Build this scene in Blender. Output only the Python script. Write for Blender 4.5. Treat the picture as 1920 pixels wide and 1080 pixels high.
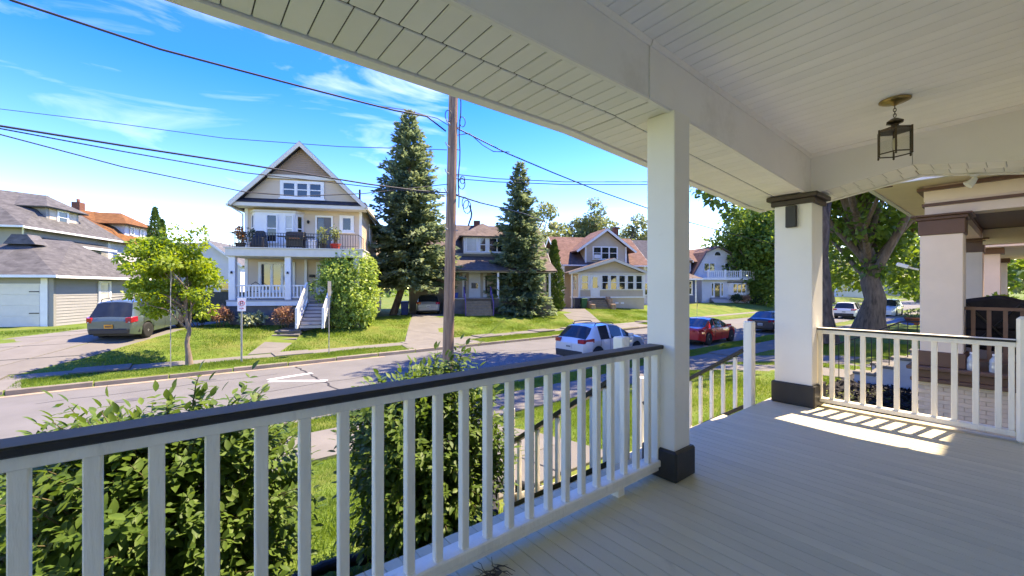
import bpy, bmesh, math, random
import numpy as np
from mathutils import Vector, Matrix
rad = math.radians
random.seed(7); np.random.seed(7)
for o in list(bpy.data.objects): bpy.data.objects.remove(o)
scene = bpy.context.scene
C = scene.collection

# ------------------------------------------------------------------ camera
CZ = 3.07                       # eye height above the road
FPX = 770.0                     # focal length in photograph pixels (1920 wide)
AX = math.atan(965 / 770.0)     # angle between view axis and the porch front
cam_d = bpy.data.cameras.new('camera'); cam = bpy.data.objects.new('camera', cam_d); C.objects.link(cam)
cam.location = (0, 0, CZ); cam.rotation_euler = (rad(90), 0, AX - rad(90))
cam_d.sensor_width = 36; cam_d.lens = 36 * FPX / 1920; cam_d.clip_start = 0.05; cam_d.clip_end = 4000
scene.camera = cam
# ------------------------------------------------------------------ sky
SUN = Vector((0.984 * math.cos(rad(58)), -0.175 * math.cos(rad(58)), math.sin(rad(58)))).normalized()
w = bpy.data.worlds.new('World'); scene.world = w; w.use_nodes = True
nt = w.node_tree; nt.nodes.clear()
def N(t, k, **kw):
    n = t.nodes.new(k)
    for a, b in kw.items(): setattr(n, a, b)
    return n
out = N(nt, 'ShaderNodeOutputWorld'); bg = N(nt, 'ShaderNodeBackground'); bg.inputs['Strength'].default_value = 0.15
sky = N(nt, 'ShaderNodeTexSky', sky_type='NISHITA'); sky.sun_disc = False
sky.sun_elevation = rad(58); sky.sun_rotation = rad(100); sky.altitude = 100; sky.air_density = 1.0; sky.dust_density = 0.1; sky.ozone_density = 4.0
hs = N(nt, 'ShaderNodeHueSaturation'); hs.inputs['Saturation'].default_value = 1.44; hs.inputs['Hue'].default_value = 0.529; hs.inputs['Value'].default_value = 0.76
tc = N(nt, 'ShaderNodeTexCoord'); mp = N(nt, 'ShaderNodeMapping'); mp.inputs['Scale'].default_value = (1.1, 1.5, 4.6); mp.inputs['Rotation'].default_value = (0.25, 0.35, 0.5)
n1 = N(nt, 'ShaderNodeTexNoise'); n1.inputs['Scale'].default_value = 1.7; n1.inputs['Detail'].default_value = 9; n1.inputs['Roughness'].default_value = 0.55; n1.inputs['Distortion'].default_value = 1.4
cr = N(nt, 'ShaderNodeValToRGB'); cr.color_ramp.elements[0].position = 0.545; cr.color_ramp.elements[0].color = (0, 0, 0, 1); cr.color_ramp.elements[1].position = 0.92; cr.color_ramp.elements[1].color = (0.45, 0.45, 0.45, 1)
mx = N(nt, 'ShaderNodeMix', data_type='RGBA'); mx.inputs['B'].default_value = (3.6, 4.0, 4.5, 1)
L = nt.links.new
L(sky.outputs[0], hs.inputs['Color']); L(hs.outputs[0], mx.inputs['A']); L(tc.outputs['Generated'], mp.inputs[0]); L(mp.outputs[0], n1.inputs['Vector'])
L(n1.outputs[0], cr.inputs[0]); L(cr.outputs[0], mx.inputs['Factor']); L(mx.outputs['Result'], bg.inputs[0]); L(bg.outputs[0], out.inputs[0])
# ------------------------------------------------------------------ sun, exposure
sl = bpy.data.lights.new('sun', 'SUN'); sl.energy = 2.0; sl.angle = rad(0.53); sl.color = (1, 0.965, 0.92)
so = bpy.data.objects.new('sun', sl); C.objects.link(so); so.rotation_euler = SUN.to_track_quat('Z', 'Y').to_euler(); so.location = (20, -5, 40)
vs = scene.view_settings; vs.view_transform = 'Standard'; vs.look = 'None'; vs.gamma = 1; vs.use_curve_mapping = False; vs.exposure = 2.75
vs.use_white_balance = True; vs.white_balance_temperature = 9500; vs.white_balance_tint = 10
cy = scene.cycles; cy.max_bounces = 12; cy.diffuse_bounces = 10; cy.glossy_bounces = 4; cy.transmission_bounces = 8; cy.transparent_max_bounces = 8; cy.use_denoising = True
cy.sample_clamp_indirect = 8; cy.caustics_reflective = False; cy.caustics_refractive = False

# ------------------------------------------------------------------ helpers
RV = np.array([math.sin(AX), -math.cos(AX)]); FV = np.array([math.cos(AX), math.sin(AX)])
def ray(px): return RV * (px - 960) / FPX + FV
def at(px, py, d):
    p = ray(px) * d; return Vector((p[0], p[1], CZ + (540 - py) / FPX * d))
def onz(px, py, z): return at(px, py, (CZ - z) * FPX / (py - 540))
def onY(px, py, Y): return at(px, py, Y / ray(px)[1])

def tag(o, label=None, cat=None, group=None, kind=None):
    if label: o['label'] = label
    if cat: o['category'] = cat
    if group: o['group'] = group
    if kind: o['kind'] = kind
    return o
def thing(name, label, cat, loc=(0, 0, 0), rz=0, group=None):
    o = bpy.data.objects.new(name, None); C.objects.link(o); o.empty_display_size = 0.2
    o.location = loc; o.rotation_euler = (0, 0, rz)
    return tag(o, label, cat, group)
def root_matrix(o):
    while o.parent: o = o.parent
    return Matrix.Translation(o.location) @ Matrix.Rotation(o.rotation_euler[2], 4, 'Z')

class MB:
    """collects verts and faces; build() makes ONE mesh object"""
    def __init__(s): s.v = []; s.f = []; s.m = []; s.sm = []
    def add(s, vs_, fs, mi=0, smooth=False):
        b = len(s.v); s.v += [tuple(v) for v in vs_]
        for f in fs: s.f.append([b + i for i in f]); s.m.append(mi); s.sm.append(smooth)
        return s
    def box(s, x0, y0, z0, x1, y1, z1, mi=0):
        v = [(x0, y0, z0), (x1, y0, z0), (x1, y1, z0), (x0, y1, z0), (x0, y0, z1), (x1, y0, z1), (x1, y1, z1), (x0, y1, z1)]
        return s.add(v, [(3, 2, 1, 0), (4, 5, 6, 7), (0, 1, 5, 4), (1, 2, 6, 5), (2, 3, 7, 6), (3, 0, 4, 7)], mi)
    def hexa(s, bot, top, mi=0):      # 4 bottom + 4 top points, same order (ccw from above)
        return s.add(list(bot) + list(top), [(3, 2, 1, 0), (4, 5, 6, 7), (0, 1, 5, 4), (1, 2, 6, 5), (2, 3, 7, 6), (3, 0, 4, 7)], mi)
    def bar(s, a, b, wx, wz, up=(0, 0, 1), mi=0):   # rectangular bar from a to b
        a, b = Vector(a), Vector(b); d = (b - a).normalized(); u = Vector(up)
        if abs(d.dot(u)) > 0.99: u = Vector((0, 1, 0))
        sx = d.cross(u).normalized() * wx / 2; sz = sx.cross(d).normalized() * wz / 2
        v = [a - sx - sz, a + sx - sz, a + sx + sz, a - sx + sz, b - sx - sz, b + sx - sz, b + sx + sz, b - sx + sz]
        return s.add(v, [(0, 1, 2, 3), (7, 6, 5, 4), (1, 0, 4, 5), (2, 1, 5, 6), (3, 2, 6, 7), (0, 3, 7, 4)], mi)
    def tube(s, pts, r, n=8, mi=0, caps=True, smooth=True):
        pts = [Vector(p) for p in pts]; rs = r if hasattr(r, '__len__') else [r] * len(pts); rings = []
        ref = Vector((0.31, 0.17, 0.93)) if abs((pts[-1] - pts[0]).normalized().z) < 0.9 else Vector((1, 0.2, 0))
        for i, p in enumerate(pts):
            d = (pts[min(i + 1, len(pts) - 1)] - pts[max(i - 1, 0)]).normalized()
            a = d.cross(ref).normalized(); b = d.cross(a).normalized()
            rings.append([p + (a * math.cos(t) + b * math.sin(t)) * rs[i] for t in [2 * math.pi * k / n for k in range(n)]])
        v = [q for ring in rings for q in ring]; f = []
        for i in range(len(pts) - 1):
            for k in range(n): f.append((i * n + k, i * n + (k + 1) % n, (i + 1) * n + (k + 1) % n, (i + 1) * n + k))
        s.add(v, f, mi, smooth)
        if caps: s.add(rings[0], [tuple(range(n))], mi); s.add(rings[-1], [tuple(range(n))[::-1]], mi)
        return s
    def lathe(s, prof, c=(0, 0, 0), n=16, mi=0, smooth=True):
        c = Vector(c); v = []; f = []
        for r, z in prof:
            for k in range(n): t = 2 * math.pi * k / n; v.append(c + Vector((r * math.cos(t), r * math.sin(t), z)))
        for i in range(len(prof) - 1):
            for k in range(n): f.append((i * n + k, i * n + (k + 1) % n, (i + 1) * n + (k + 1) % n, (i + 1) * n + k))
        s.add(v, f, mi, smooth); s.add(v[:n], [tuple(range(n))[::-1]], mi); s.add(v[-n:], [tuple(range(n))], mi); return s
    def prism(s, poly, axis, a, b, mi=0):    # extrude a 2D polygon along axis from a to b
        def P(u, v, t): return {'x': (t, u, v), 'y': (u, t, v), 'z': (u, v, t)}[axis]
        n = len(poly); v = [P(u, w_, a) for u, w_ in poly] + [P(u, w_, b) for u, w_ in poly]
        f = [tuple(range(n)), tuple(range(2 * n - 1, n - 1, -1))] + [(i, i + n, (i + 1) % n + n, (i + 1) % n) for i in range(n)]
        return s.add(v, f, mi)
    def quad(s, a, b, c, d, mi=0): return s.add([a, b, c, d], [(0, 1, 2, 3)], mi)
    def slab(s, pts, th, mi=0):      # thick sheet: polygon pts, thickness th along its normal (downwards)
        p = [Vector(q) for q in pts]; n = (p[1] - p[0]).cross(p[2] - p[0]).normalized()
        if n.z < 0: n = -n; p = p[::-1]
        k = len(p); v = p + [q - n * th for q in p]
        f = [tuple(range(k)), tuple(range(2 * k - 1, k - 1, -1))] + [(i, i + k, (i + 1) % k + k, (i + 1) % k) for i in range(k)]
        return s.add(v, f, mi)
    def mesh(s, name, mats, M=None, bevel=0, fix=True):
        me = bpy.data.meshes.new(name)
        v = s.v if M is None else [tuple(M @ Vector(p)) for p in s.v]
        me.from_pydata(v, [], s.f)
        for m in (mats if isinstance(mats, (list, tuple)) else [mats]): me.materials.append(m)
        if len(s.f):
            me.polygons.foreach_set('material_index', s.m); me.polygons.foreach_set('use_smooth', s.sm)
        if bevel or fix:
            bm = bmesh.new(); bm.from_mesh(me)
            if fix: bmesh.ops.recalc_face_normals(bm, faces=bm.faces[:])
            if bevel:
                es = [e for e in bm.edges if len(e.link_faces) == 2 and e.calc_face_angle(0) > 0.5]
                bmesh.ops.bevel(bm, geom=es, offset=bevel, segments=1, affect='EDGES', clamp_overlap=True)
            bm.to_mesh(me); bm.free()
        me.update(); return me
    def build(s, name, mats, parent=None, world=False, bevel=0, fix=True, zb=None):
        M = None
        if parent is not None and world: M = root_matrix(parent).inverted()
        if zb is not None: M = Matrix.Translation((0, 0, -zb))
        o = bpy.data.objects.new(name, s.mesh(name, mats, M, bevel, fix)); C.objects.link(o)
        if parent is not None: o.parent = parent
        return o
def inst(src, name, parent, loc=(0, 0, 0), rot=(0, 0, 0), sc=(1, 1, 1)):
    o = bpy.data.objects.new(name, src); C.objects.link(o); o.parent = parent; o.location = loc; o.rotation_euler = rot; o.scale = sc; return o
def npmesh(name, verts, faces_n, mat_, parent=None, smooth=False):
    """verts (N,3); faces: consecutive runs of faces_n vertices"""
    me = bpy.data.meshes.new(name); nv = len(verts); nf = nv // faces_n
    me.vertices.add(nv); me.vertices.foreach_set('co', np.asarray(verts, dtype=np.float32).ravel())
    me.loops.add(nv); me.loops.foreach_set('vertex_index', np.arange(nv, dtype=np.int32))
    me.polygons.add(nf); me.polygons.foreach_set('loop_start', np.arange(0, nv, faces_n, dtype=np.int32)); me.polygons.foreach_set('loop_total', np.full(nf, faces_n, dtype=np.int32))
    if smooth: me.polygons.foreach_set('use_smooth', np.ones(nf, dtype=bool))
    me.materials.append(mat_); me.update(calc_edges=True)
    o = bpy.data.objects.new(name, me); C.objects.link(o)
    if parent is not None: o.parent = parent
    return o

# ------------------------------------------------------------------ materials
def mat(name, col, rough=0.6, var=0.10, scale=4.0, bump=0.0, bscale=60.0, metal=0.0, spec=0.4, stretch=(1, 1, 1), rnd=0.0, coat=0.0, dirt=None, dirt_scale=2.0, dirt_lo=0.55, dirt_hi=0.75):
    m = bpy.data.materials.new(name); m.use_nodes = True; t = m.node_tree; b = t.nodes['Principled BSDF']
    b.inputs['Roughness'].default_value = rough; b.inputs['Metallic'].default_value = metal; b.inputs['Specular IOR Level'].default_value = spec
    if coat: b.inputs['Coat Weight'].default_value = coat; b.inputs['Coat Roughness'].default_value = 0.05
    tcn = N(t, 'ShaderNodeTexCoord'); mpn = N(t, 'ShaderNodeMapping'); mpn.inputs['Scale'].default_value = stretch
    oi = N(t, 'ShaderNodeObjectInfo'); ml = N(t, 'ShaderNodeMath', operation='MULTIPLY'); ml.inputs[1].default_value = 37.0
    ad = N(t, 'ShaderNodeVectorMath', operation='ADD')
    t.links.new(oi.outputs['Random'], ml.inputs[0]); t.links.new(tcn.outputs['Object'], mpn.inputs[0]); t.links.new(mpn.outputs[0], ad.inputs[0]); t.links.new(ml.outputs[0], ad.inputs[1])
    no = N(t, 'ShaderNodeTexNoise'); no.inputs['Scale'].default_value = scale; no.inputs['Detail'].default_value = 6; no.inputs['Roughness'].default_value = 0.6
    t.links.new(ad.outputs[0], no.inputs['Vector'])
    mr = N(t, 'ShaderNodeMapRange'); mr.inputs['From Min'].default_value = 0.3; mr.inputs['From Max'].default_value = 0.7; mr.inputs['To Min'].default_value = 1 - var; mr.inputs['To Max'].default_value = 1 + var
    t.links.new(no.outputs[0], mr.inputs[0]); fac = mr.outputs[0]
    if rnd:
        m2 = N(t, 'ShaderNodeMapRange'); m2.inputs['To Min'].default_value = 1 - rnd; m2.inputs['To Max'].default_value = 1 + rnd
        t.links.new(oi.outputs['Random'], m2.inputs[0]); mm = N(t, 'ShaderNodeMath', operation='MULTIPLY'); t.links.new(fac, mm.inputs[0]); t.links.new(m2.outputs[0], mm.inputs[1]); fac = mm.outputs[0]
    vm = N(t, 'ShaderNodeVectorMath', operation='SCALE'); vm.inputs[0].default_value = col[:3]; t.links.new(fac, vm.inputs['Scale']); colout = vm.outputs[0]
    if dirt:
        nd = N(t, 'ShaderNodeTexNoise'); nd.inputs['Scale'].default_value = dirt_scale; nd.inputs['Detail'].default_value = 8; nd.inputs['Roughness'].default_value = 0.7; t.links.new(ad.outputs[0], nd.inputs['Vector'])
        md = N(t, 'ShaderNodeMapRange'); md.inputs['From Min'].default_value = dirt_lo; md.inputs['From Max'].default_value = dirt_hi; t.links.new(nd.outputs[0], md.inputs[0])
        mi = N(t, 'ShaderNodeMix', data_type='RGBA'); mi.inputs['B'].default_value = (*dirt, 1); t.links.new(md.outputs[0], mi.inputs['Factor']); t.links.new(colout, mi.inputs['A']); colout = mi.outputs['Result']
    t.links.new(colout, b.inputs['Base Color'])
    if bump:
        nb = N(t, 'ShaderNodeTexNoise'); nb.inputs['Scale'].default_value = bscale; nb.inputs['Detail'].default_value = 4; t.links.new(ad.outputs[0], nb.inputs['Vector'])
        bp = N(t, 'ShaderNodeBump'); bp.inputs['Strength'].default_value = bump; bp.inputs['Distance'].default_value = 0.01; t.links.new(nb.outputs[0], bp.inputs['Height']); t.links.new(bp.outputs[0], b.inputs['Normal'])
    return m
def leafmat(name, c0, c1, trans=0.35, rough=0.45, spec=0.3, pos_scale=0.6):
    """per-leaf colour between c0 and c1 (Random Per Island), with light passing through"""
    m = bpy.data.materials.new(name); m.use_nodes = True; t = m.node_tree; t.nodes.clear()
    o = N(t, 'ShaderNodeOutputMaterial'); g = N(t, 'ShaderNodeNewGeometry'); mi = N(t, 'ShaderNodeMix', data_type='RGBA'); mi.inputs['A'].default_value = (*c0, 1); mi.inputs['B'].default_value = (*c1, 1)
    tcn = N(t, 'ShaderNodeTexCoord'); no = N(t, 'ShaderNodeTexNoise'); no.inputs['Scale'].default_value = pos_scale; no.inputs['Detail'].default_value = 3
    t.links.new(tcn.outputs['Object'], no.inputs['Vector'])
    a = N(t, 'ShaderNodeMath', operation='MULTIPLY'); a.inputs[1].default_value = 0.55; t.links.new(g.outputs['Random Per Island'], a.inputs[0])
    mr = N(t, 'ShaderNodeMapRange'); mr.inputs['From Min'].default_value = 0.35; mr.inputs['From Max'].default_value = 0.65; mr.inputs['To Max'].default_value = 0.45; t.links.new(no.outputs[0], mr.inputs[0])
    ad = N(t, 'ShaderNodeMath', operation='ADD'); t.links.new(a.outputs[0], ad.inputs[0]); t.links.new(mr.outputs[0], ad.inputs[1]); t.links.new(ad.outputs[0], mi.inputs['Factor'])
    b = N(t, 'ShaderNodeBsdfPrincipled'); b.inputs['Roughness'].default_value = rough; b.inputs['Specular IOR Level'].default_value = spec
    tr = N(t, 'ShaderNodeBsdfTranslucent'); hsv = N(t, 'ShaderNodeHueSaturation'); hsv.inputs['Hue'].default_value = 0.485; hsv.inputs['Saturation'].default_value = 1.1; hsv.inputs['Value'].default_value = 1.7
    t.links.new(mi.outputs['Result'], b.inputs['Base Color']); t.links.new(mi.outputs['Result'], hsv.inputs['Color']); t.links.new(hsv.outputs[0], tr.inputs['Color'])
    ms = N(t, 'ShaderNodeMixShader'); ms.inputs[0].default_value = trans; t.links.new(b.outputs[0], ms.inputs[1]); t.links.new(tr.outputs[0], ms.inputs[2]); t.links.new(ms.outputs[0], o.inputs[0])
    return m
def shingle(name, col, var=0.22, course=0.14):
    """asphalt shingles: course lines by height, tabs by noise cells"""
    m = mat(name, col, rough=0.9, var=var, scale=2.2, spec=0.15); t = m.node_tree; b = t.nodes['Principled BSDF']
    tcn = N(t, 'ShaderNodeTexCoord'); sp = N(t, 'ShaderNodeSeparateXYZ'); t.links.new(tcn.outputs['Object'], sp.inputs[0])
    wv = N(t, 'ShaderNodeMath', operation='MULTIPLY'); wv.inputs[1].default_value = 1.0 / course; t.links.new(sp.outputs['Z'], wv.inputs[0])
    fr = N(t, 'ShaderNodeMath', operation='FRACT'); t.links.new(wv.outputs[0], fr.inputs[0])
    vo = N(t, 'ShaderNodeTexVoronoi'); vo.inputs['Scale'].default_value = 3.6; mpn = N(t, 'ShaderNodeMapping'); mpn.inputs['Scale'].default_value = (1.0, 1.0, 3.0); t.links.new(tcn.outputs['Object'], mpn.inputs[0]); t.links.new(mpn.outputs[0], vo.inputs['Vector'])
    mr = N(t, 'ShaderNodeMapRange'); mr.inputs['To Min'].default_value = 0.75; mr.inputs['To Max'].default_value = 1.2; t.links.new(vo.outputs['Color'], mr.inputs[0])
    src = b.inputs['Base Color'].links[0].from_socket; vm = N(t, 'ShaderNodeVectorMath', operation='SCALE'); t.links.new(src, vm.inputs[0]); t.links.new(mr.outputs[0], vm.inputs['Scale']); t.links.new(vm.outputs[0], b.inputs['Base Color'])
    bp = N(t, 'ShaderNodeBump'); bp.inputs['Strength'].default_value = 0.8; bp.inputs['Distance'].default_value = 0.03; bp.invert = True; t.links.new(fr.outputs[0], bp.inputs['Height']); t.links.new(bp.outputs[0], b.inputs['Normal'])
    return m
def glass(name, col=(0.02, 0.025, 0.03), rough=0.04):
    m = mat(name, col, rough=rough, var=0.3, scale=1.2, spec=0.9); return m

M = dict(
    porch_white=mat('porch_white', (0.89, 0.83, 0.70), 0.5, 0.07, 5.0, 0.35, 30, stretch=(2.2, 2.2, .35), rnd=.04, dirt=(0.46, 0.41, 0.34), dirt_scale=6.0, dirt_lo=0.58, dirt_hi=0.95),
    porch_smooth=mat('porch_smooth', (0.83, 0.795, 0.72), 0.5, 0.03, 1.5, 0.12, 50, dirt=(0.6, 0.55, 0.48), dirt_scale=2.0, dirt_lo=0.6, dirt_hi=0.95),
    vinyl=mat('vinyl', (0.90, 0.86, 0.80), 0.4, 0.03, 3, 0.04, 120, rnd=0.03),
    vinyl_ceiling=mat('vinyl_ceiling', (0.91, 0.885, 0.85), 0.4, 0.03, 3, 0.04, 120, rnd=0.02),
    beam=mat('beam_white', (0.83, 0.80, 0.77), 0.5, 0.04, 1.5, 0.05, 60, dirt=(0.52, 0.49, 0.44), dirt_scale=1.2, dirt_lo=0.55, dirt_hi=0.95),
    groove_soft=mat('groove_soft', (0.30, 0.27, 0.22), 0.8), groove=mat('groove', (0.10, 0.085, 0.06), 0.8),
    floor=mat('porch_floor_paint', (0.58, 0.525, 0.37), 0.55, 0.06, 1.6, 0.25, 30, stretch=(3, 0.9, 1), rnd=0.045, spec=.22, dirt=(0.33, 0.305, 0.25), dirt_scale=3, dirt_lo=0.60, dirt_hi=0.85),
    charcoal=mat('charcoal_paint', (0.030, 0.028, 0.026), 0.45, 0.2, 6, 0.12, 70),
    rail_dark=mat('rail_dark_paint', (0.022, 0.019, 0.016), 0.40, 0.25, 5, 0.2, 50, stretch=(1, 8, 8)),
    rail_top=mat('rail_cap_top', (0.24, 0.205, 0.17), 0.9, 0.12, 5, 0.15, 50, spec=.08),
    brown_trim=mat('brown_bracket', (0.055, 0.042, 0.032), 0.5, 0.15, 6),
    road=mat('asphalt', (0.152, 0.148, 0.138), 0.85, 0.13, 0.7, 0.35, 140, spec=0.2, dirt=(0.15, 0.142, 0.135), dirt_scale=0.35, dirt_lo=0.5, dirt_hi=0.8),
    concrete=mat('concrete', (0.168, 0.157, 0.138), 0.85, 0.12, 1.3, 0.3, 90, spec=0.2, rnd=0.08, dirt=(0.16, 0.14, 0.115), dirt_scale=1.1, dirt_lo=0.58, dirt_hi=0.85),
    curb=mat('curb_stone', (0.25, 0.215, 0.175), 0.9, 0.2, 1.8, 0.4, 60, spec=0.2, rnd=0.1),
    tar=mat('tar', (0.03, 0.03, 0.03), 0.7), paint_mark=mat('road_paint', (0.62, 0.62, 0.60), 0.7, 0.12, 5, dirt=(0.3, 0.29, 0.28), dirt_scale=9, dirt_lo=0.5, dirt_hi=0.7),
    soil=mat('soil', (0.07, 0.05, 0.035), 0.95, 0.3, 5, 0.6, 40),
    mulch=mat('black_mulch', (0.02, 0.018, 0.018), 0.9, 0.5, 12, 0.8, 40),
    bark=mat('bark', (0.21, 0.16, 0.115), 0.95, 0.35, 3, 0.9, 12, stretch=(3, 3, 0.5)),
    bark_dark=mat('bark_dark', (0.165, 0.12, 0.083), 0.95, 0.5, 3, 1.0, 7, stretch=(3, 3, 0.5)),
    pole=mat('pole_wood', (0.33, 0.205, 0.135), 0.9, 0.4, 3, 1.0, 18, stretch=(6, 6, 0.35), dirt=(0.16, 0.095, 0.065), dirt_scale=3.5, dirt_lo=0.5, dirt_hi=0.75),
    twig=mat('twig', (0.12, 0.10, 0.05), 0.8),
    wire=mat('wire', (0.05, 0.05, 0.055), 0.6), steel=mat('galvanised', (0.35, 0.36, 0.36), 0.45, 0.15, 8, metal=0.6),
    white=mat('white_trim', (0.76, 0.76, 0.74), 0.5, 0.05, 3), cream=mat('cream_trim', (0.66, 0.62, 0.53), 0.55, 0.05, 3),
    glass=glass('window_glass'), glass_light=glass('window_blind', (0.42, 0.42, 0.40), 0.2), black=mat('black_metal', (0.015, 0.015, 0.015), 0.45), rubber=mat('rubber', (0.02, 0.02, 0.02), 0.8),
    dark_in=mat('dark_interior', (0.02, 0.018, 0.016), 0.9),
)
# ================================================================== GROUND
def smooth(t): t = min(1, max(0, t)); return t * t * (3 - 2 * t)
def gz(x, y):
    if y < 7.3:
        t = min(1, max(0, (7.3 - y) / 4.0)); return 0.20 + 0.46 * (1 - (1 - t) ** 1.5)
    if y < 9.97: return 0.20 - 0.05 * (y - 7.3) / 2.67
    if y < 10.0: return 0.15 - 0.25 * (y - 9.97) / 0.03
    if y < 18.1: return -0.1
    if y < 18.13: return -0.1 + 0.25 * (y - 18.1) / 0.03
    if y < 20.85: return 0.15 + 0.02 * (y - 18.13) / 2.72
    t = min(1, (y - 20.85) / 5.8); return 0.17 + 0.86 * (1 - (1 - t) ** 1.6)
def grassmat():
    m = mat('lawn', (0.10, 0.155, 0.027), 0.9, 0.3, 1.6, 0.9, 25, spec=0.1, dirt=(0.20, 0.18, 0.055), dirt_scale=0.55, dirt_lo=0.45, dirt_hi=0.75)
    return m
M['grass'] = grassmat()
YS = [-400, -150, -60, -25, -8, -2, 0, 1, 2, 2.7, 3.3, 4, 4.7, 5.4, 6.1, 6.8, 7.3, 8, 8.8, 9.4, 9.97, 10.0, 12, 14, 16, 18.1, 18.13, 18.6, 19.2, 19.8, 20.4, 20.85, 21.4, 22, 22.6, 23.2, 23.8, 24.4, 25, 25.6, 26.2, 26.65, 28, 31, 36, 45, 60, 90, 150, 300, 900]
XS = [-500, -200, -90, -45] + [-25 + 1.5 * i for i in range(60)] + [70, 80, 95, 120, 160, 260, 500, 1200]
g = MB(); idx = {}
for j, y in enumerate(YS):
    for i, x in enumerate(XS):
        idx[i, j] = len(g.v); wob = 0.0 if (y > 9 and y < 21) or abs(x) > 100 else 0.03 * math.sin(x * 0.9 + y * 0.4) * math.sin(y * 1.1 - x * 0.3)
        g.v.append((x, y, gz(x, y) + wob))
for j in range(len(YS) - 1):
    for i in range(len(XS) - 1): g.f.append([idx[i, j], idx[i + 1, j], idx[i + 1, j + 1], idx[i, j + 1]]); g.m.append(0); g.sm.append(True)
tag(g.build('ground', M['grass'], fix=False), kind='structure')
# road with a slight crown
rd = MB(); rx = [-300, -60, -20, -8] + [-4 + 2 * i for i in range(45)] + [100, 140, 220, 600]; ry = [9.99, 11, 12.5, 14.05, 15.6, 17, 18.11]
def rz(y): return 0.05 * (1 - ((y - 14.05) / 4.06) ** 2)
for y in ry:
    for x in rx: rd.v.append((x, y, rz(y)))
for j in range(len(ry) - 1):
    for i in range(len(rx) - 1): a = j * len(rx) + i; rd.f.append([a, a + 1, a + 1 + len(rx), a + len(rx)]); rd.m.append(0); rd.sm.append(True)
road = tag(rd.build('road', M['road'], fix=False), kind='structure')
def strip_on(pts, wd, name, m, parent, dz=0.006, zf=None):
    b = MB(); P = [Vector((p[0], p[1])) for p in pts]; vv = []
    for i, p in enumerate(P):
        d = (P[min(i + 1, len(P) - 1)] - P[max(i - 1, 0)]).normalized(); n_ = Vector((-d.y, d.x)); ww = wd[i] if hasattr(wd, '__len__') else wd
        for s_ in (-1, 1): q = p + n_ * s_ * ww / 2; vv.append((q.x, q.y, (zf or rz)(q.y) + dz))
    return b.add(vv, [(2 * i, 2 * i + 2, 2 * i + 3, 2 * i + 1) for i in range(len(P) - 1)]).build(name, m, parent, fix=False)
strip_on([(2.15, 15.55), (2.8, 15.72), (3.55, 15.86)], 0.26, 'painted_line', M['paint_mark'], road)
strip_on([(2.15, 15.3), (2.9, 14.75), (3.62, 14.2)], 0.26, 'painted_line', M['paint_mark'], road)
ck = [(3.40 + 0.03 * random.uniform(-1, 1) * 2, 17.7 - 0.3 * i) for i in range(18)]
strip_on([(x + 0.01 * i, y) for i, (x, y) in enumerate(ck)], [0.05 + 0.03 * random.random() for _ in ck], 'tar_crack', M['tar'], road, 0.004)
for (x0, y0, dx, dy, n_) in ((6, 10.6, 0.5, 0.45, 12), (-2, 13.2, 0.9, 0.12, 14), (9, 15.4, 0.8, -0.1, 22), (-3, 16.2, 0.7, 0.05, 9)):
    strip_on([(x0 + dx * i + random.uniform(-.06, .06), y0 + dy * i + random.uniform(-.12, .12)) for i in range(n_)], 0.025, 'tar_crack', M['tar'], road, 0.004)
M['patch'] = mat('asphalt_patch', (0.135, 0.125, 0.118), .9, .15, 2, .4, 120); M['oil'] = mat('oil_stain', (0.10, 0.095, 0.09), .6, .3, 4)
strip_on([(-9, 11.6), (-2, 11.7), (3.5, 11.65)], [1.1, 1.2, 1.1], 'asphalt_patch', M['patch'], road, .0045)
strip_on([(8.2, 16.3), (10.5, 16.35), (12.2, 16.2)], [.8, 1.0, .9], 'asphalt_patch', M['patch'], road, .0045)
for ox, oy, ow in ((-1.2, 15.1, .35), (5.2, 13.3, .28), (6.9, 15.9, .4), (.6, 16.9, .25)): strip_on([(ox + ow * t_, oy + .1 * ow * math.sin(t_ * 9)) for t_ in np.linspace(-1, 1, 8)], [max(.03, ow * 1.1 * math.sqrt(1 - t_ * t_)) for t_ in np.linspace(-.98, .98, 8)], 'oil_stain', M['oil'], road, .0055)
# gutter dust along the far kerb
M['sand'] = mat('gutter_sand', (0.30, 0.235, 0.17), 0.95, 0.2, 3, 0.3, 80)
strip_on([(x, 17.93 + 0.05 * math.sin(x * 1.7)) for x in np.arange(-14, 7, 0.7)], [0.3 + 0.1 * math.sin(i * 2.1) for i in range(40)], 'gutter_sand', M['sand'], road, 0.005)
# kerbs: stones as pieces
kerb = tag(MB().box(-160, 9.86, -0.1, 400, 9.985, 0.03).box(-160, 18.115, -0.1, 400, 18.25, 0.03).build('kerb', M['curb']), kind='structure')
cs = MB().box(0, -0.065, -0.08, 1.79, 0.065, 0.155).mesh('kerb_stone', M['curb'], bevel=0.025)
for i in range(28):
    inst(cs, 'kerb_stone', kerb, (-13 + 1.8 * i, 18.175, random.uniform(-.012, .008)), (0, 0, random.uniform(-.004, .004)))
for i in range(30): inst(cs, 'kerb_stone', kerb, (-4 + 1.8 * i, 9.92, random.uniform(-.012, .008)), (0, 0, random.uniform(-.004, .004)))
# pavements
def pavement(y0, y1, n_, x0, ln, z):
    s_ = MB().box(-200, y0 + 0.03, z - 0.2, 400, y1 - 0.03, z - 0.025).build('pavement', M['concrete']); tag(s_, kind='structure')
    me = MB().box(0, y0, -0.06, ln - 0.018, y1, 0.0).mesh('paving_slab', M['concrete'], bevel=0.006)
    for i in range(n_): inst(me, 'paving_slab', s_, (x0 + ln * i, 0, z + random.uniform(-.01, .012)), (random.uniform(-.004, .004), random.uniform(-.006, .006), 0))
    return s_
pavement(19.75, 20.85, 34, -12, 1.5, 0.195)
pavement(7.35, 8.75, 30, -6, 1.5, 0.225)
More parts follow.
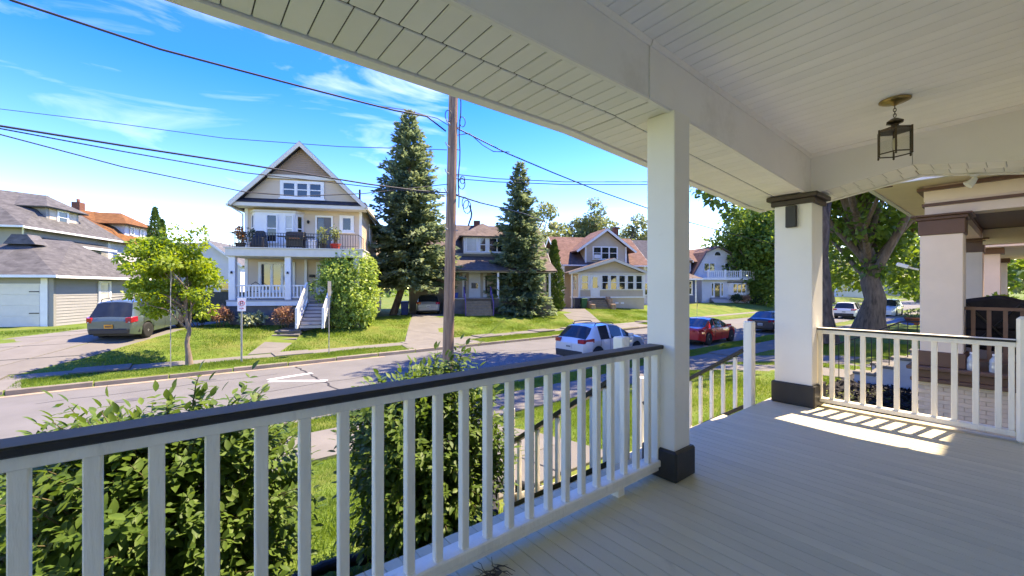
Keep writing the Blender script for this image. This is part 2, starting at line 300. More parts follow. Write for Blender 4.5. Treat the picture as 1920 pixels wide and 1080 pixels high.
# drives and paths: quads laid on the terrain
def slabs(name, left, right, rows, cols, gap=0.02, m=None, dz=0.03, parent=None):
    def pl(P, t):
        P = [Vector(p) for p in P]; ls = [(P[i + 1] - P[i]).length for i in range(len(P) - 1)]; s_ = t * sum(ls)
        for i, l in enumerate(ls):
            if s_ <= l or i == len(ls) - 1: return P[i].lerp(P[i + 1], min(1, s_ / l))
            s_ -= l
    root = parent
    for r in range(rows):
        for c in range(cols):
            q = []
            for (rr, cc) in ((r, c), (r, c + 1), (r + 1, c + 1), (r + 1, c)):
                a, b_ = pl(left, (rr / rows)), pl(right, (rr / rows)); q.append(a.lerp(b_, cc / cols))
            ce = sum(q, Vector((0, 0))) / 4; q = [ce + (p - ce) * (1 - gap / max(0.3, (p - ce).length)) for p in q]
            top = [(p.x, p.y, gz(p.x, p.y) + dz + random.uniform(-.006, .006)) for p in q]; bot = [(a[0], a[1], a[2] - 0.12) for a in top]
            b = MB().hexa(bot, top)
            if root is None: root = tag(b.build(name, m or M['concrete'], bevel=0.008), kind='structure')
            else: b.build('slab', m or M['concrete'], root, bevel=0.008)
    return root
def xy(px, py, z): v = onz(px, py, z); return (v.x, v.y)
slabs('driveway', [(-8.9, 20.9), (-6.9, 24.0), (-4.6, 27.4)], [(-4.3, 20.9), (-2.5, 22.4), (-0.85, 24.5), (0.9, 27.9)], 4, 3, 0.05)
slabs('driveway', [(-4.5, 27.6), (-3.2, 30.2)], [(0.9, 28.05), (2.1, 30.4)], 1, 3, 0.05)
slabs('driveway', [xy(758, 642, .18), xy(774, 593, 1.0), (15.2, 33.2)], [xy(860, 642, .18), xy(834, 593, 1.0), (18.0, 31.8)], 6, 1, 0.03)
slabs('driveway', [xy(1074, 608, .3), xy(1050, 585, .98), xy(1046, 577, 1.03)], [xy(1136, 608, .3), xy(1100, 582, .98), xy(1092, 577, 1.03)], 4, 1, 0.03)
apron = MB()
for (xa, xb) in ((-9.5, -4.0), (8.6, 12.4), (24.5, 28.5)):
    apron.hexa([(xa - .3, 18.2, 0.0), (xb + .3, 18.2, 0.0), (xb, 19.76, 0.0), (xa, 19.76, 0.0)], [(xa - .3, 18.2, 0.165), (xb + .3, 18.2, 0.165), (xb, 19.74, 0.205), (xa, 19.74, 0.205)])
tag(apron.build('driveway_apron', M['concrete'], bevel=0.01), kind='structure')
# path and garden steps of the tan house
slabs('footpath', [(2.1, 20.87), (2.95, 22.4)], [(3.35, 20.87), (4.05, 21.95)], 2, 1)
slabs('footpath', [(3.75, 24.35), (4.6, 25.5)], [(4.75, 23.75), (6.2, 24.7)], 2, 1)
slabs('footpath', [(2.75, 3.75), (2.75, 7.34)], [(4.9, 3.75), (4.9, 7.34)], 4, 2, 0.02)
slabs('footpath', [(13.7, 3.0), (13.7, 7.34)], [(15.2, 3.0), (15.2, 7.34)], 4, 1, 0.02)
slabs('footpath', [(16.2, -6), (16.2, 7.34)], [(18.4, -6), (18.4, 7.34)], 8, 1, 0.02)

# ================================================================== OUR PORCH
FZ = 1.77
porch = thing('porch_house', 'white painted front porch with grey board floor and dark capped railings', 'house', (1.2, -0.3, 0.5))
PW = dict(parent=porch, world=True)
OFF = -Vector(porch.location)
def pin(src, name, parent, loc, rot=(0, 0, 0)): return inst(src, name, parent, Vector(loc) + OFF, rot)
def zc(x, y): return CZ + 1.466 + 0.034 * (5.44 - x) + 0.025 * (1.5 - y)
def zb(x): return CZ + (1.215 if x < 2.315 else 1.215 - 0.1775 * min(1.04, (x - 2.315) / 3.125))
def zr(y): return CZ + (1.0375 + 0.174 * (1.5 - y) if y > 0.683 else 1.18 - 0.18 * (0.683 - y))
# floor
fl = MB().box(-3.35, -0.3, 1.55, 5.62, 1.84, FZ - 0.026).box(-3.35, 1.80, 0.4, 5.60, 1.86, FZ - 0.03).box(5.56, -0.3, 0.4, 5.61, 1.80, FZ - 0.03).build('porch_floor', M['charcoal'], **PW)
bm_ = MB().box(-0.0401, -0.29, -0.025, 0.0407, 1.895, 0).mesh('floor_board', M['floor'], bevel=0.0024)
x = -3.3
while x < 5.6:
    pin(bm_, 'floor_board', fl, (x, 0, FZ + random.uniform(-.0007, .0007)), (random.uniform(-.0002, .0002), random.uniform(-.006, .006), 0)); x += 0.083
# ceiling
ce = MB().hexa([(-3.6, -.32, zc(-3.6, -.32) + .012), (5.47, -.32, zc(5.47, -.32) + .012), (5.47, 1.52, zc(5.47, 1.52) + .012), (-3.6, 1.52, zc(-3.6, 1.52) + .012)],
               [(-3.6, -.32, 4.9), (5.47, -.32, 4.75), (5.47, 1.52, 4.75), (-3.6, 1.52, 4.9)]).build('porch_ceiling', M['groove'], **PW)
cm = MB().hexa([(-.0545, -.31, .0455), (.0545, -.31, .0455), (.0545, 1.497, 0), (-.0545, 1.497, 0)], [(-.0545, -.31, .0575), (.0545, -.31, .0575), (.0545, 1.497, .012), (-.0545, 1.497, .012)]).mesh('ceiling_board', M['vinyl_ceiling'], bevel=0.004)
x = -3.5
while x < 5.40:
    pin(cm, 'ceiling_board', ce, (x, 0, zc(x, 1.497)), (0, 0.034, 0)); x += 0.113
# front beam, with two facing boards and a trim strip at the ceiling
fb = MB()
for a, b_ in ((-3.6, 2.3), (2.3, 5.7)):
    fb.hexa([(a, 1.522, zb(a) + .016), (b_, 1.522, zb(b_) + .016), (b_, 1.80, zb(b_) + .016), (a, 1.80, zb(a) + .016)], [(a, 1.522, 4.95), (b_, 1.522, 4.9), (b_, 1.80, 4.9), (a, 1.80, 4.95)])
fb = fb.build('front_beam', M['groove'], **PW)
for a, b_, y0 in ((-3.6, 2.312, 1.5), (2.319, 5.44, 1.494)):
    MB().hexa([(a, y0, zb(a)), (b_, y0, zb(b_)), (b_, 1.521, zb(b_)), (a, 1.521, zb(a))], [(a, y0, zc(a, 1.5) - .003), (b_, y0, zc(b_, 1.5) - .003), (b_, 1.521, zc(b_, 1.5) - .003), (a, 1.521, zc(a, 1.5) - .003)]).build('beam_board', M['beam'], fb, world=True, bevel=0.003)
    MB().hexa([(a, y0 - .012, zc(a, 1.5) - .034), (b_, y0 - .012, zc(b_, 1.5) - .034), (b_, y0 - .001, zc(b_, 1.5) - .034), (a, y0 - .001, zc(a, 1.5) - .034)],
              [(a, y0 - .024, zc(a, 1.5) - .001), (b_, y0 - .024, zc(b_, 1.5) - .001), (b_, y0 - .001, zc(b_, 1.5) - .001), (a, y0 - .001, zc(a, 1.5) - .001)]).build('trim_strip', M['beam'], fb, world=True)
    MB().hexa([(a, 1.499, zb(a) - .012), (b_, 1.499, zb(b_) - .012), (b_, 1.528, zb(b_) - .012), (a, 1.528, zb(a) - .012)], [(a, 1.499, zb(a) - .001), (b_, 1.499, zb(b_) - .001), (b_, 1.528, zb(b_) - .001), (a, 1.528, zb(a) - .001)]).build('trim_strip', M['vinyl'], fb, world=True)
pm1 = MB().box(-.0545, 1.530, 0, .0545, 1.811, .010).mesh('soffit_panel', M['vinyl'], bevel=0.0045)
pm2 = MB().box(-.0545, 1.820, 0, .0545, 2.163, .010).mesh('soffit_panel', M['vinyl'], bevel=0.0045)
sf = MB()
for a, b_ in ((-3.6, 2.315), (2.315, 5.44), (5.44, 6.02)):
    for (y0, y1, dz) in ((1.801, 2.2, .014),):
        sf.hexa([(a, y0, zb(a) + dz), (b_, y0, zb(b_) + dz), (b_, y1, zb(b_) + dz), (a, y1, zb(a) + dz)], [(a, y0, zb(a) + dz + .1), (b_, y0, zb(b_) + dz + .1), (b_, y1, zb(b_) + dz + .1), (a, y1, zb(a) + dz + .1)])
sf = sf.build('front_soffit', M['groove'], **PW)
x = -3.5
while x < 6.0:
    sl_ = 0 if x < 2.315 else math.atan(0.1775 / 3.125)
    if x < 5.3: pin(pm1, 'soffit_panel', sf, (x, 0, zb(x)), (0, sl_, 0))
    pin(pm2, 'soffit_panel', sf, (x + .03, 0, zb(x + .03)), (0, sl_, 0)); x += 0.114
def edge(y0, y1, z0, z1, nm, m, par, seg=((-3.6, 2.315), (2.315, 5.44), (5.44, 6.08))):
    b = MB()
    for a, b_ in seg: b.hexa([(a, y0, zb(a) + z0), (b_, y0, zb(b_) + z0), (b_, y1, zb(b_) + z0), (a, y1, zb(a) + z0)], [(a, y0, zb(a) + z1), (b_, y0, zb(b_) + z1), (b_, y1, zb(b_) + z1), (a, y1, zb(a) + z1)])
    return b.build(nm, m, par, world=True)
edge(2.172, 2.25, -.012, .22, 'fascia', M['vinyl'], porch)
# side beam with its own soffit
sb = MB(); YR = [1.5, 1.1, 0.683, 0.3, -0.3]
for a, b_ in zip(YR[:-1], YR[1:]):
    sb.hexa([(5.462, b_, zr(b_) + .016), (5.74, b_, zr(b_) + .016), (5.74, a, zr(a) + .016), (5.462, a, zr(a) + .016)], [(5.462, b_, 4.8), (5.74, b_, 4.8), (5.74, a, 4.8), (5.462, a, 4.8)])
sb = sb.build('side_beam', M['groove_soft'], **PW)
for k, (ys, nm) in enumerate((([1.5, 1.1, 0.683], 'beam_board'), ([0.679, 0.3, -0.3], 'beam_board'))):
    b = MB()
    for a, b_ in zip(ys[:-1], ys[1:]):
        b.hexa([(5.44, b_, zr(b_)), (5.461, b_, zr(b_)), (5.461, a, zr(a)), (5.44, a, zr(a))], [(5.44, b_, zc(5.44, b_) - .003), (5.461, b_, zc(5.44, b_) - .003), (5.461, a, zc(5.44, a) - .003), (5.44, a, zc(5.44, a) - .003)])
    b.build(nm, M['beam'], sb, world=True)
    b = MB()
    for a, b_ in zip(ys[:-1], ys[1:]):
        b.hexa([(5.35, b_, zc(5.44, b_) - .006), (5.4395, b_, zc(5.44, b_) - .022), (5.4395, a, zc(5.44, a) - .022), (5.35, a, zc(5.44, a) - .006)], [(5.35, b_, zc(5.44, b_) + .01), (5.4395, b_, zc(5.44, b_) + .01), (5.4395, a, zc(5.44, a) + .01), (5.35, a, zc(5.44, a) + .01)])
    b.build('trim_strip', M['beam'], sb, world=True)
ss = MB()
for a, b_ in zip(YR[:-1], YR[1:]):
    ss.hexa([(5.742, b_, zr(b_) + .016), (6.0, b_, zr(b_) + .016), (6.0, a, zr(a) + .016), (5.742, a, zr(a) + .016)], [(5.742, b_, 4.4), (6.0, b_, 4.4), (6.0, a, 4.4), (5.742, a, 4.4)])
ss = ss.build('side_soffit', M['groove_soft'], **PW)
pm3 = MB().box(5.463, -.0562, 0, 5.742, .0562, .01).mesh('soffit_panel', M['vinyl'], bevel=0.004); pm4 = MB().box(5.748, -.0562, 0, 5.985, .0562, .01).mesh('soffit_panel', M['vinyl'], bevel=0.004)
y = 1.42
while y > -0.3:
    rx_ = -0.172 if y > 0.683 else 0.178
    pin(pm3, 'soffit_panel', ss, (0, y, zr(y)), (rx_, 0, 0)); pin(pm4, 'soffit_panel', ss, (0, y + .02, zr(y + .02)), (rx_, 0, 0)); y -= 0.114
y = 2.1
while y > 1.52: pin(pm4, 'soffit_panel', ss, (0, y, zb(5.6)), (0, 0, 0)); y -= 0.114
b = MB()
for a, b_ in zip([2.25, 1.5, 1.1, .683, .3], [1.5, 1.1, .683, .3, -.3]):
    za, zq = (zr(min(a, 1.5)), zr(b_)); b.hexa([(6.0, b_, zq - .012), (6.06, b_, zq - .012), (6.06, a, za - .012), (6.0, a, za - .012)], [(6.0, b_, 4.42), (6.06, b_, 4.42), (6.06, a, 4.42), (6.0, a, 4.42)])
b.build('fascia', M['vinyl'], **PW)
# columns
def column(x0, y0, x1, y1, ztop, base, cap):
    c = MB().box(x0, y0, FZ, x1, y1, ztop).build('column', M['porch_smooth'], bevel=0.006, **PW)
    e = 0.028
    MB().box(x0 - e, y0 - e, FZ + .001, x1 + e, y1 + e, FZ + base).build('base_trim', M['charcoal'], c, world=True, bevel=0.012)
    if cap:
        for (e_, z0, z1) in ((0.03, ztop - .105, ztop - .045), (0.065, ztop - .044, ztop + .006)):
            MB().box(x0 - e_, y0 - e_, z0, x1 + e_, y1 + e_, z1).build('cap_trim', M['brown_trim'], c, world=True, bevel=0.008)
    return c
column(2.567, 1.47, 2.765, 1.682, zb(2.6) - .001, 0.204, False)
cB = column(5.31, 1.447, 5.67, 1.81, CZ + 1.03, 0.24, True)
MB().box(5.262, 1.585, 3.745, 5.309, 1.688, 3.985).build('bracket', M['charcoal'], cB, world=True, bevel=0.006)
column(-3.36, 1.447, -3.0, 1.81, zb(-3), 0.24, True)
# railings
def baluster_mesh(h, wd=0.0375): return MB().box(-wd / 2, -wd / 2, 0, wd / 2, wd / 2, h).mesh('baluster', M['porch_white'], bevel=0.0035)
fr = MB().box(-3.0, 1.566, FZ + .845, 2.566, 1.634, FZ + .882).build('front_railing', M['porch_white'], bevel=0.003, **PW)
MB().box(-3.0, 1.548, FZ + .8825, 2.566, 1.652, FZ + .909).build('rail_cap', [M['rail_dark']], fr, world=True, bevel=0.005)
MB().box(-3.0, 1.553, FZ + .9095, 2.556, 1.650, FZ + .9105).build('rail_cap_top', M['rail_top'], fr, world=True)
MB().box(-3.0, 1.556, FZ + .078, 2.566, 1.655, FZ + .124).build('bottom_rail', M['porch_white'], fr, world=True, bevel=0.006)
MB().box(-3.0, 1.572, FZ + .048, 2.555, 1.640, FZ + .077).build('shoe_rail', M['porch_white'], fr, world=True, bevel=0.003)
bal = baluster_mesh(0.76)
for k in range(-20, 17):
    bx_ = 0.4457 + 0.019 + 0.132 * k
    if -2.98 < bx_ < 2.54: pin(bal, 'baluster', fr, (bx_, 1.596, FZ + .09), (0, 0, random.uniform(-.03, .03)))
MB().box(2.53, 1.574, FZ + .1245, 2.566, 1.63, FZ + .845).build('end_stile', M['porch_white'], fr, world=True, bevel=0.003)
for bx_ in (-1.2, 0.6, 2.1): MB().box(bx_, 1.575, FZ, bx_ + .06, 1.635, FZ + .048).build('foot_block', M['porch_white'], fr, world=True)
sr = MB().box(5.462, 0.056, FZ + .80, 5.538, 1.446, FZ + .842).build('side_railing', M['porch_white'], bevel=0.003, **PW)
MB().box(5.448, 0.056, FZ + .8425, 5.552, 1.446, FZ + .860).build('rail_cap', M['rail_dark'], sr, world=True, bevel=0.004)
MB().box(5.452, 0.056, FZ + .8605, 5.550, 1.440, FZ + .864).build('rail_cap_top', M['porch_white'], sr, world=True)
MB().box(5.458, 0.056, FZ + .05, 5.546, 1.446, FZ + .094).build('bottom_rail', M['porch_white'], sr, world=True, bevel=0.005)
bal2 = baluster_mesh(0.712, 0.040)
for k in range(10): pin(bal2, 'baluster', sr, (5.5, 1.318 - 0.1295 * k, FZ + .09), (0, 0, random.uniform(-.04, .04)))
for yy in (1.405, 0.062): MB().box(5.478, yy, FZ + .095, 5.522, yy + .036, FZ + .80).build('end_stile', M['porch_white'], sr, world=True, bevel=0.003)
MB().box(5.44, -0.075, FZ + .001, 5.56, 0.055, FZ + 1.06).build('end_post', M['porch_white'], sr, world=True, bevel=0.022)
# stairs with two railings
st = MB().box(2.74, 1.905, 0.5, 4.93, 1.93, FZ - 0.03).build('stairs', M['porch_white'], **PW)
RI, TR = 0.178, 0.272
for k in range(1, 6):
    z = FZ - RI * k; y0 = 1.93 + TR * (k - 1)
    MB().box(2.70, y0, z - .032, 4.97, y0 + TR + .02, z).build('tread', M['floor'], st, world=True, bevel=0.006)
    MB().box(2.74, y0 + TR - .02, z - RI, 4.93, y0 + TR - .003, z - .033).build('riser', M['porch_white'], st, world=True)
for xx in (2.68, 4.955):
    MB().prism([(1.905, FZ - .04), (1.905, 0.55), (3.45, 0.55), (3.45, 0.86)], 'x', xx, xx + .03).build('stringer', M['porch_white'], st, world=True)
for xx in (2.585, 4.925):
    rl = MB().box(xx, 1.90, FZ - .5, xx + .095, 1.995, FZ + .925).build('stair_railing', M['porch_white'], bevel=0.010, **PW)
    MB().box(xx, 3.30, 0.55, xx + .095, 3.395, 1.83).build('newel_post', M['porch_white'], rl, world=True, bevel=0.010)
    hz = lambda y_: 2.383 - .685 * (y_ - 1.98); lz = lambda y_: 1.74 - .685 * (y_ - 1.98)
    MB().bar((xx + .047, 1.996, hz(1.996)), (xx + .047, 3.299, hz(3.299)), .085, .04).build('handrail', M['rail_dark'], rl, world=True, bevel=0.004)
    MB().bar((xx + .047, 1.996, lz(1.996)), (xx + .047, 3.299, lz(3.299)), .07, .04).build('lower_rail', M['rail_dark'], rl, world=True, bevel=0.004)
    bm3 = baluster_mesh(0.60, 0.036)
    for k in range(9):
        yy = 2.10 + 0.135 * k; pin(bm3, 'baluster', rl, (xx + .047, yy, lz(yy) + .015))
# the house itself, behind the camera and overhead
MB().box(-3.6, -8.5, 0.45, 5.45, -0.32, 8.2).build('wall', mat('own_siding', (0.78, 0.75, 0.70), 0.6), **PW)
MB().slab([(-3.7, 2.26, 4.42), (6.07, 2.26, 4.42), (6.07, -0.4, 5.9), (-3.7, -0.4, 5.9)], .12).build('porch_roof', shingle('own_shingles', (0.10, 0.095, 0.09)), **PW)
MB().slab([(-3.9, 0.2, 8.1), (5.75, 0.2, 8.1), (5.75, -4.4, 10.6), (-3.9, -4.4, 10.6)], .15).slab([(-3.9, -9.0, 8.1), (5.75, -9.0, 8.1), (5.75, -4.41, 10.6), (-3.9, -4.41, 10.6)], .15).build('main_roof', bpy.data.materials['own_shingles'], **PW)
# lantern
LN = Vector((4.49, 0.665, 0)); lz0 = zc(4.49, 0.665)
M['brass'] = mat('aged_brass', (0.38, 0.26, 0.10), 0.35, 0.3, 14, metal=0.9); M['bronze'] = mat('bronze', (0.10, 0.075, 0.05), 0.4, 0.3, 14, metal=0.8)
gl = bpy.data.materials.new('lantern_glass'); gl.use_nodes = True; t_ = gl.node_tree; t_.nodes.clear()
_o = N(t_, 'ShaderNodeOutputMaterial'); _a = N(t_, 'ShaderNodeBsdfTransparent'); _a.inputs[0].default_value = (.90, .90, .86, 1); _b = N(t_, 'ShaderNodeBsdfGlossy'); _b.inputs['Roughness'].default_value = .05; _m = N(t_, 'ShaderNodeMixShader'); _f = N(t_, 'ShaderNodeFresnel'); _f.inputs[0].default_value = 1.5
t_.links.new(_f.outputs[0], _m.inputs[0]); t_.links.new(_a.outputs[0], _m.inputs[1]); t_.links.new(_b.outputs[0], _m.inputs[2]); t_.links.new(_m.outputs[0], _o.inputs[0]); M['clear'] = gl
ln = thing('porch_lantern', 'bronze hexagonal glass lantern hanging from the porch ceiling on a chain', 'lantern', (LN.x, LN.y, lz0 - .46), rad(12))
zt = .46
MB().lathe([(.10, zt - .001), (.10, zt - .008), (.075, zt - .02), (.03, zt - .028), (.012, zt - .045)], n=24).build('ceiling_rose', M['brass'], ln)
for k in range(4):
    ang = (k % 2) * rad(90); pts = [(.009 * math.cos(a_) * math.cos(ang), .009 * math.cos(a_) * math.sin(ang), zt - .058 - .022 * k + .016 * math.sin(a_)) for a_ in np.linspace(0, 2 * math.pi, 11)]
    MB().tube(pts, .0028, 5, caps=False).build('chain_link', M['bronze'], ln)
MB().lathe([(.008, zt - .145), (.02, zt - .15), (.058, zt - .175), (.060, zt - .183), (.028, zt - .196), (.026, zt - .212), (.10, zt - .236), (.118, zt - .25), (.112, zt - .256)], n=6, smooth=False).build('hood', M['bronze'], ln)
MB().tube([(0, 0, zt - .25), (0, 0, zt - .31)], .014, 10).build('socket', M['bronze'], ln)
MB().lathe([(.009, zt - .31), (.017, zt - .34), (.017, zt - .37), (.006, zt - .41), (.001, zt - .425)], n=12).build('bulb', mat('bulb_glass', (0.75, 0.68, 0.5), 0.15), ln)
for k in range(6):
    a0, a1 = rad(60 * k), rad(60 * (k + 1)); p0 = Vector((.112 * math.cos(a0), .112 * math.sin(a0), 0)); p1 = Vector((.112 * math.cos(a1), .112 * math.sin(a1), 0))
    zt_, zb_ = zt - .25, zt - .435
    MB().bar(p0 + Vector((0, 0, zt_ + .012)), p0 + Vector((0, 0, zb_ - .008)), .012, .012).build('corner_bar', M['bronze'], ln)
    MB().bar(p0 + Vector((0, 0, zb_)), p1 + Vector((0, 0, zb_)), .008, .008).build('bottom_bar', M['bronze'], ln)
    MB().lathe([(.002, -.018), (.009, -.009), (.002, 0)], p0 + Vector((0, 0, zb_ - .006)), 8).build('finial', M['bronze'], ln)
    pa, pb = p0.lerp(p1, .06), p0.lerp(p1, .94); MB().quad(pa + Vector((0, 0, zb_ + .004)), pb + Vector((0, 0, zb_ + .004)), pb + Vector((0, 0, zt_ - .003)), pa + Vector((0, 0, zt_ - .003))).build('pane', M['clear'], ln, fix=False)
# small white flood light under the side eave
fl_ = thing('flood_light', 'small white flood light fixed under the side eave', 'light', (5.99, 0.31, zr(.31) - .012))
MB().lathe([(.035, .0), (.035, -.012), (.012, -.02), (.012, -.04)], n=12).build('mount', M['white'], fl_)
MB().tube([(.0, 0, -.035), (-.01, .02, -.07), (-.02, .05, -.10)], [.02, .03, .042], 12).build('lamp_head', M['white'], fl_)
# dried vine scrap lying under the rail
dv = MB(); c0 = Vector((1.10, 1.50, FZ + .004)); random.seed(3)
for k in range(12):
    a_ = random.uniform(0, 6.28); p = [c0 + Vector((random.uniform(-.03, .03), random.uniform(-.03, .03), .006 + .012 * random.random()))]
    for q in range(5): p.append(p[-1] + Vector((math.cos(a_) * .02, math.sin(a_) * .02, random.uniform(-.006, .008)))); a_ += random.uniform(-.6, .6); p[-1].z = max(p[-1].z, FZ + .004)
    dv.tube(p, [.003, .0026, .0022, .002, .0015, .001], 4)
dv.tube([c0, c0 + Vector((-.05, .02, .004)), c0 + Vector((-.12, .015, .002)), c0 + Vector((-.17, .03, .002))], [.003, .003, .002, .001], 5)
for k in range(7):
    q = c0 + Vector((random.uniform(-.04, .05), random.uniform(-.05, .03), .012)); a_ = random.uniform(0, 6.28); d = Vector((math.cos(a_), math.sin(a_), .3)) * .03; e_ = Vector((-math.sin(a_), math.cos(a_), .4)) * .012
    dv.quad(q - d, q + e_, q + d, q - e_)
tag(dv.build('dried_vine', mat('dry_plant', (0.09, 0.075, 0.06), 0.9, 0.4, 30), fix=False), 'dried dark vine scrap lying on the porch floor under the railing', 'vine')
# ================================================================== VEGETATION
rng = np.random.default_rng(11)
def unit(v): return v / np.maximum(1e-9, np.linalg.norm(v, axis=-1, keepdims=True))
def idxmesh(name, verts, faces, mat_, parent=None, smooth=True, loc=None):
    """verts (n,V,3), faces: template of equal-length tuples"""
    n_, V, _ = verts.shape; F = np.array(faces); k = F.shape[1]; loops = (F[None] + (np.arange(n_) * V)[:, None, None]).reshape(-1)
    co = verts.reshape(-1, 3)
    if loc is not None: co = co - np.array(loc)
    me = bpy.data.meshes.new(name); me.vertices.add(n_ * V); me.vertices.foreach_set('co', co.astype(np.float32).ravel())
    me.loops.add(len(loops)); me.loops.foreach_set('vertex_index', loops.astype(np.int32)); nf = n_ * len(F)
    me.polygons.add(nf); me.polygons.foreach_set('loop_start', np.arange(0, nf * k, k, dtype=np.int32)); me.polygons.foreach_set('loop_total', np.full(nf, k, dtype=np.int32))
    if smooth: me.polygons.foreach_set('use_smooth', np.ones(nf, dtype=bool))
    me.materials.append(mat_); me.update(calc_edges=True)
    o = bpy.data.objects.new(name, me); C.objects.link(o)
    if parent is not None: o.parent = parent
    return o
LEAF_V = np.array([(0, 0, 0)] + [p for t, w_ in ((.22, .18), (.48, .245), (.75, .155)) for p in ((t, w_, .05 - .16 * t * t), (t, 0, -.16 * t * t), (t, -w_, .05 - .16 * t * t))] + [(1, 0, -.17)])
LEAF_F = [(0, 2, 1), (0, 3, 2), (1, 2, 5), (1, 5, 4), (2, 3, 6), (2, 6, 5), (4, 5, 8), (4, 8, 7), (5, 6, 9), (5, 9, 8), (7, 8, 10), (8, 9, 10)]
DIA_V = np.array([(0, 0, 0), (.5, .30, .05), (1, 0, -.06), (.5, -.30, .05)]); DIA_F = [(0, 1, 2, 3)]
BLADE_V = np.array([(0, -.5, 0), (0, .5, 0), (1, 0, 0)]); BLADE_F = [(0, 1, 2)]
def place(tmpl, pos, d, nrm, sc):
    d = unit(d); s_ = unit(np.cross(nrm, d)); n2 = np.cross(d, s_)
    B = np.stack([d, s_, n2], axis=1)                        # rows: axes
    return pos[:, None, :] + np.einsum('vk,nkj->nvj', tmpl, B) * np.asarray(sc)[:, None, None]
def rdir(n_, up=0.0):
    v = rng.normal(size=(n_, 3)); v[:, 2] += up; return unit(v)

M['shrub_leaf'] = leafmat('shrub_leaf', (0.048, 0.102, 0.022), (0.14, 0.215, 0.042), 0.34, 0.5, 0.25, 2.0)
M['young_leaf'] = leafmat('young_tree_leaf', (0.13, 0.23, 0.03), (0.30, 0.37, 0.05), 0.42)
M['spruce_needle'] = leafmat('spruce_needle', (0.105, 0.17, 0.095), (0.26, 0.31, 0.155), 0.32, 0.6, 0.2, 0.8)
M['cedar_needle'] = leafmat('cedar_needle', (0.04, 0.095, 0.02), (0.11, 0.17, 0.032), 0.15, 0.6, 0.2, 1.2)
M['tree_leaf'] = leafmat('tree_leaf', (0.072, 0.142, 0.028), (0.185, 0.27, 0.048), 0.42)
M['pale_leaf'] = leafmat('pale_leaf', (0.12, 0.165, 0.06), (0.25, 0.28, 0.10), 0.38)
M['hydrangea_leaf'] = leafmat('hydrangea_leaf', (0.15, 0.26, 0.055), (0.38, 0.48, 0.13), 0.36, pos_scale=2.2)
M['russet_leaf'] = leafmat('russet_leaf', (0.24, 0.13, 0.075), (0.46, 0.28, 0.17), 0.35, pos_scale=3)
M['hosta_leaf'] = leafmat('hosta_leaf', (0.12, 0.17, 0.07), (0.42, 0.45, 0.28), 0.2, pos_scale=6)
M['dark_leaf'] = leafmat('dark_leaf', (0.022, 0.045, 0.016), (0.05, 0.085, 0.025), 0.2)

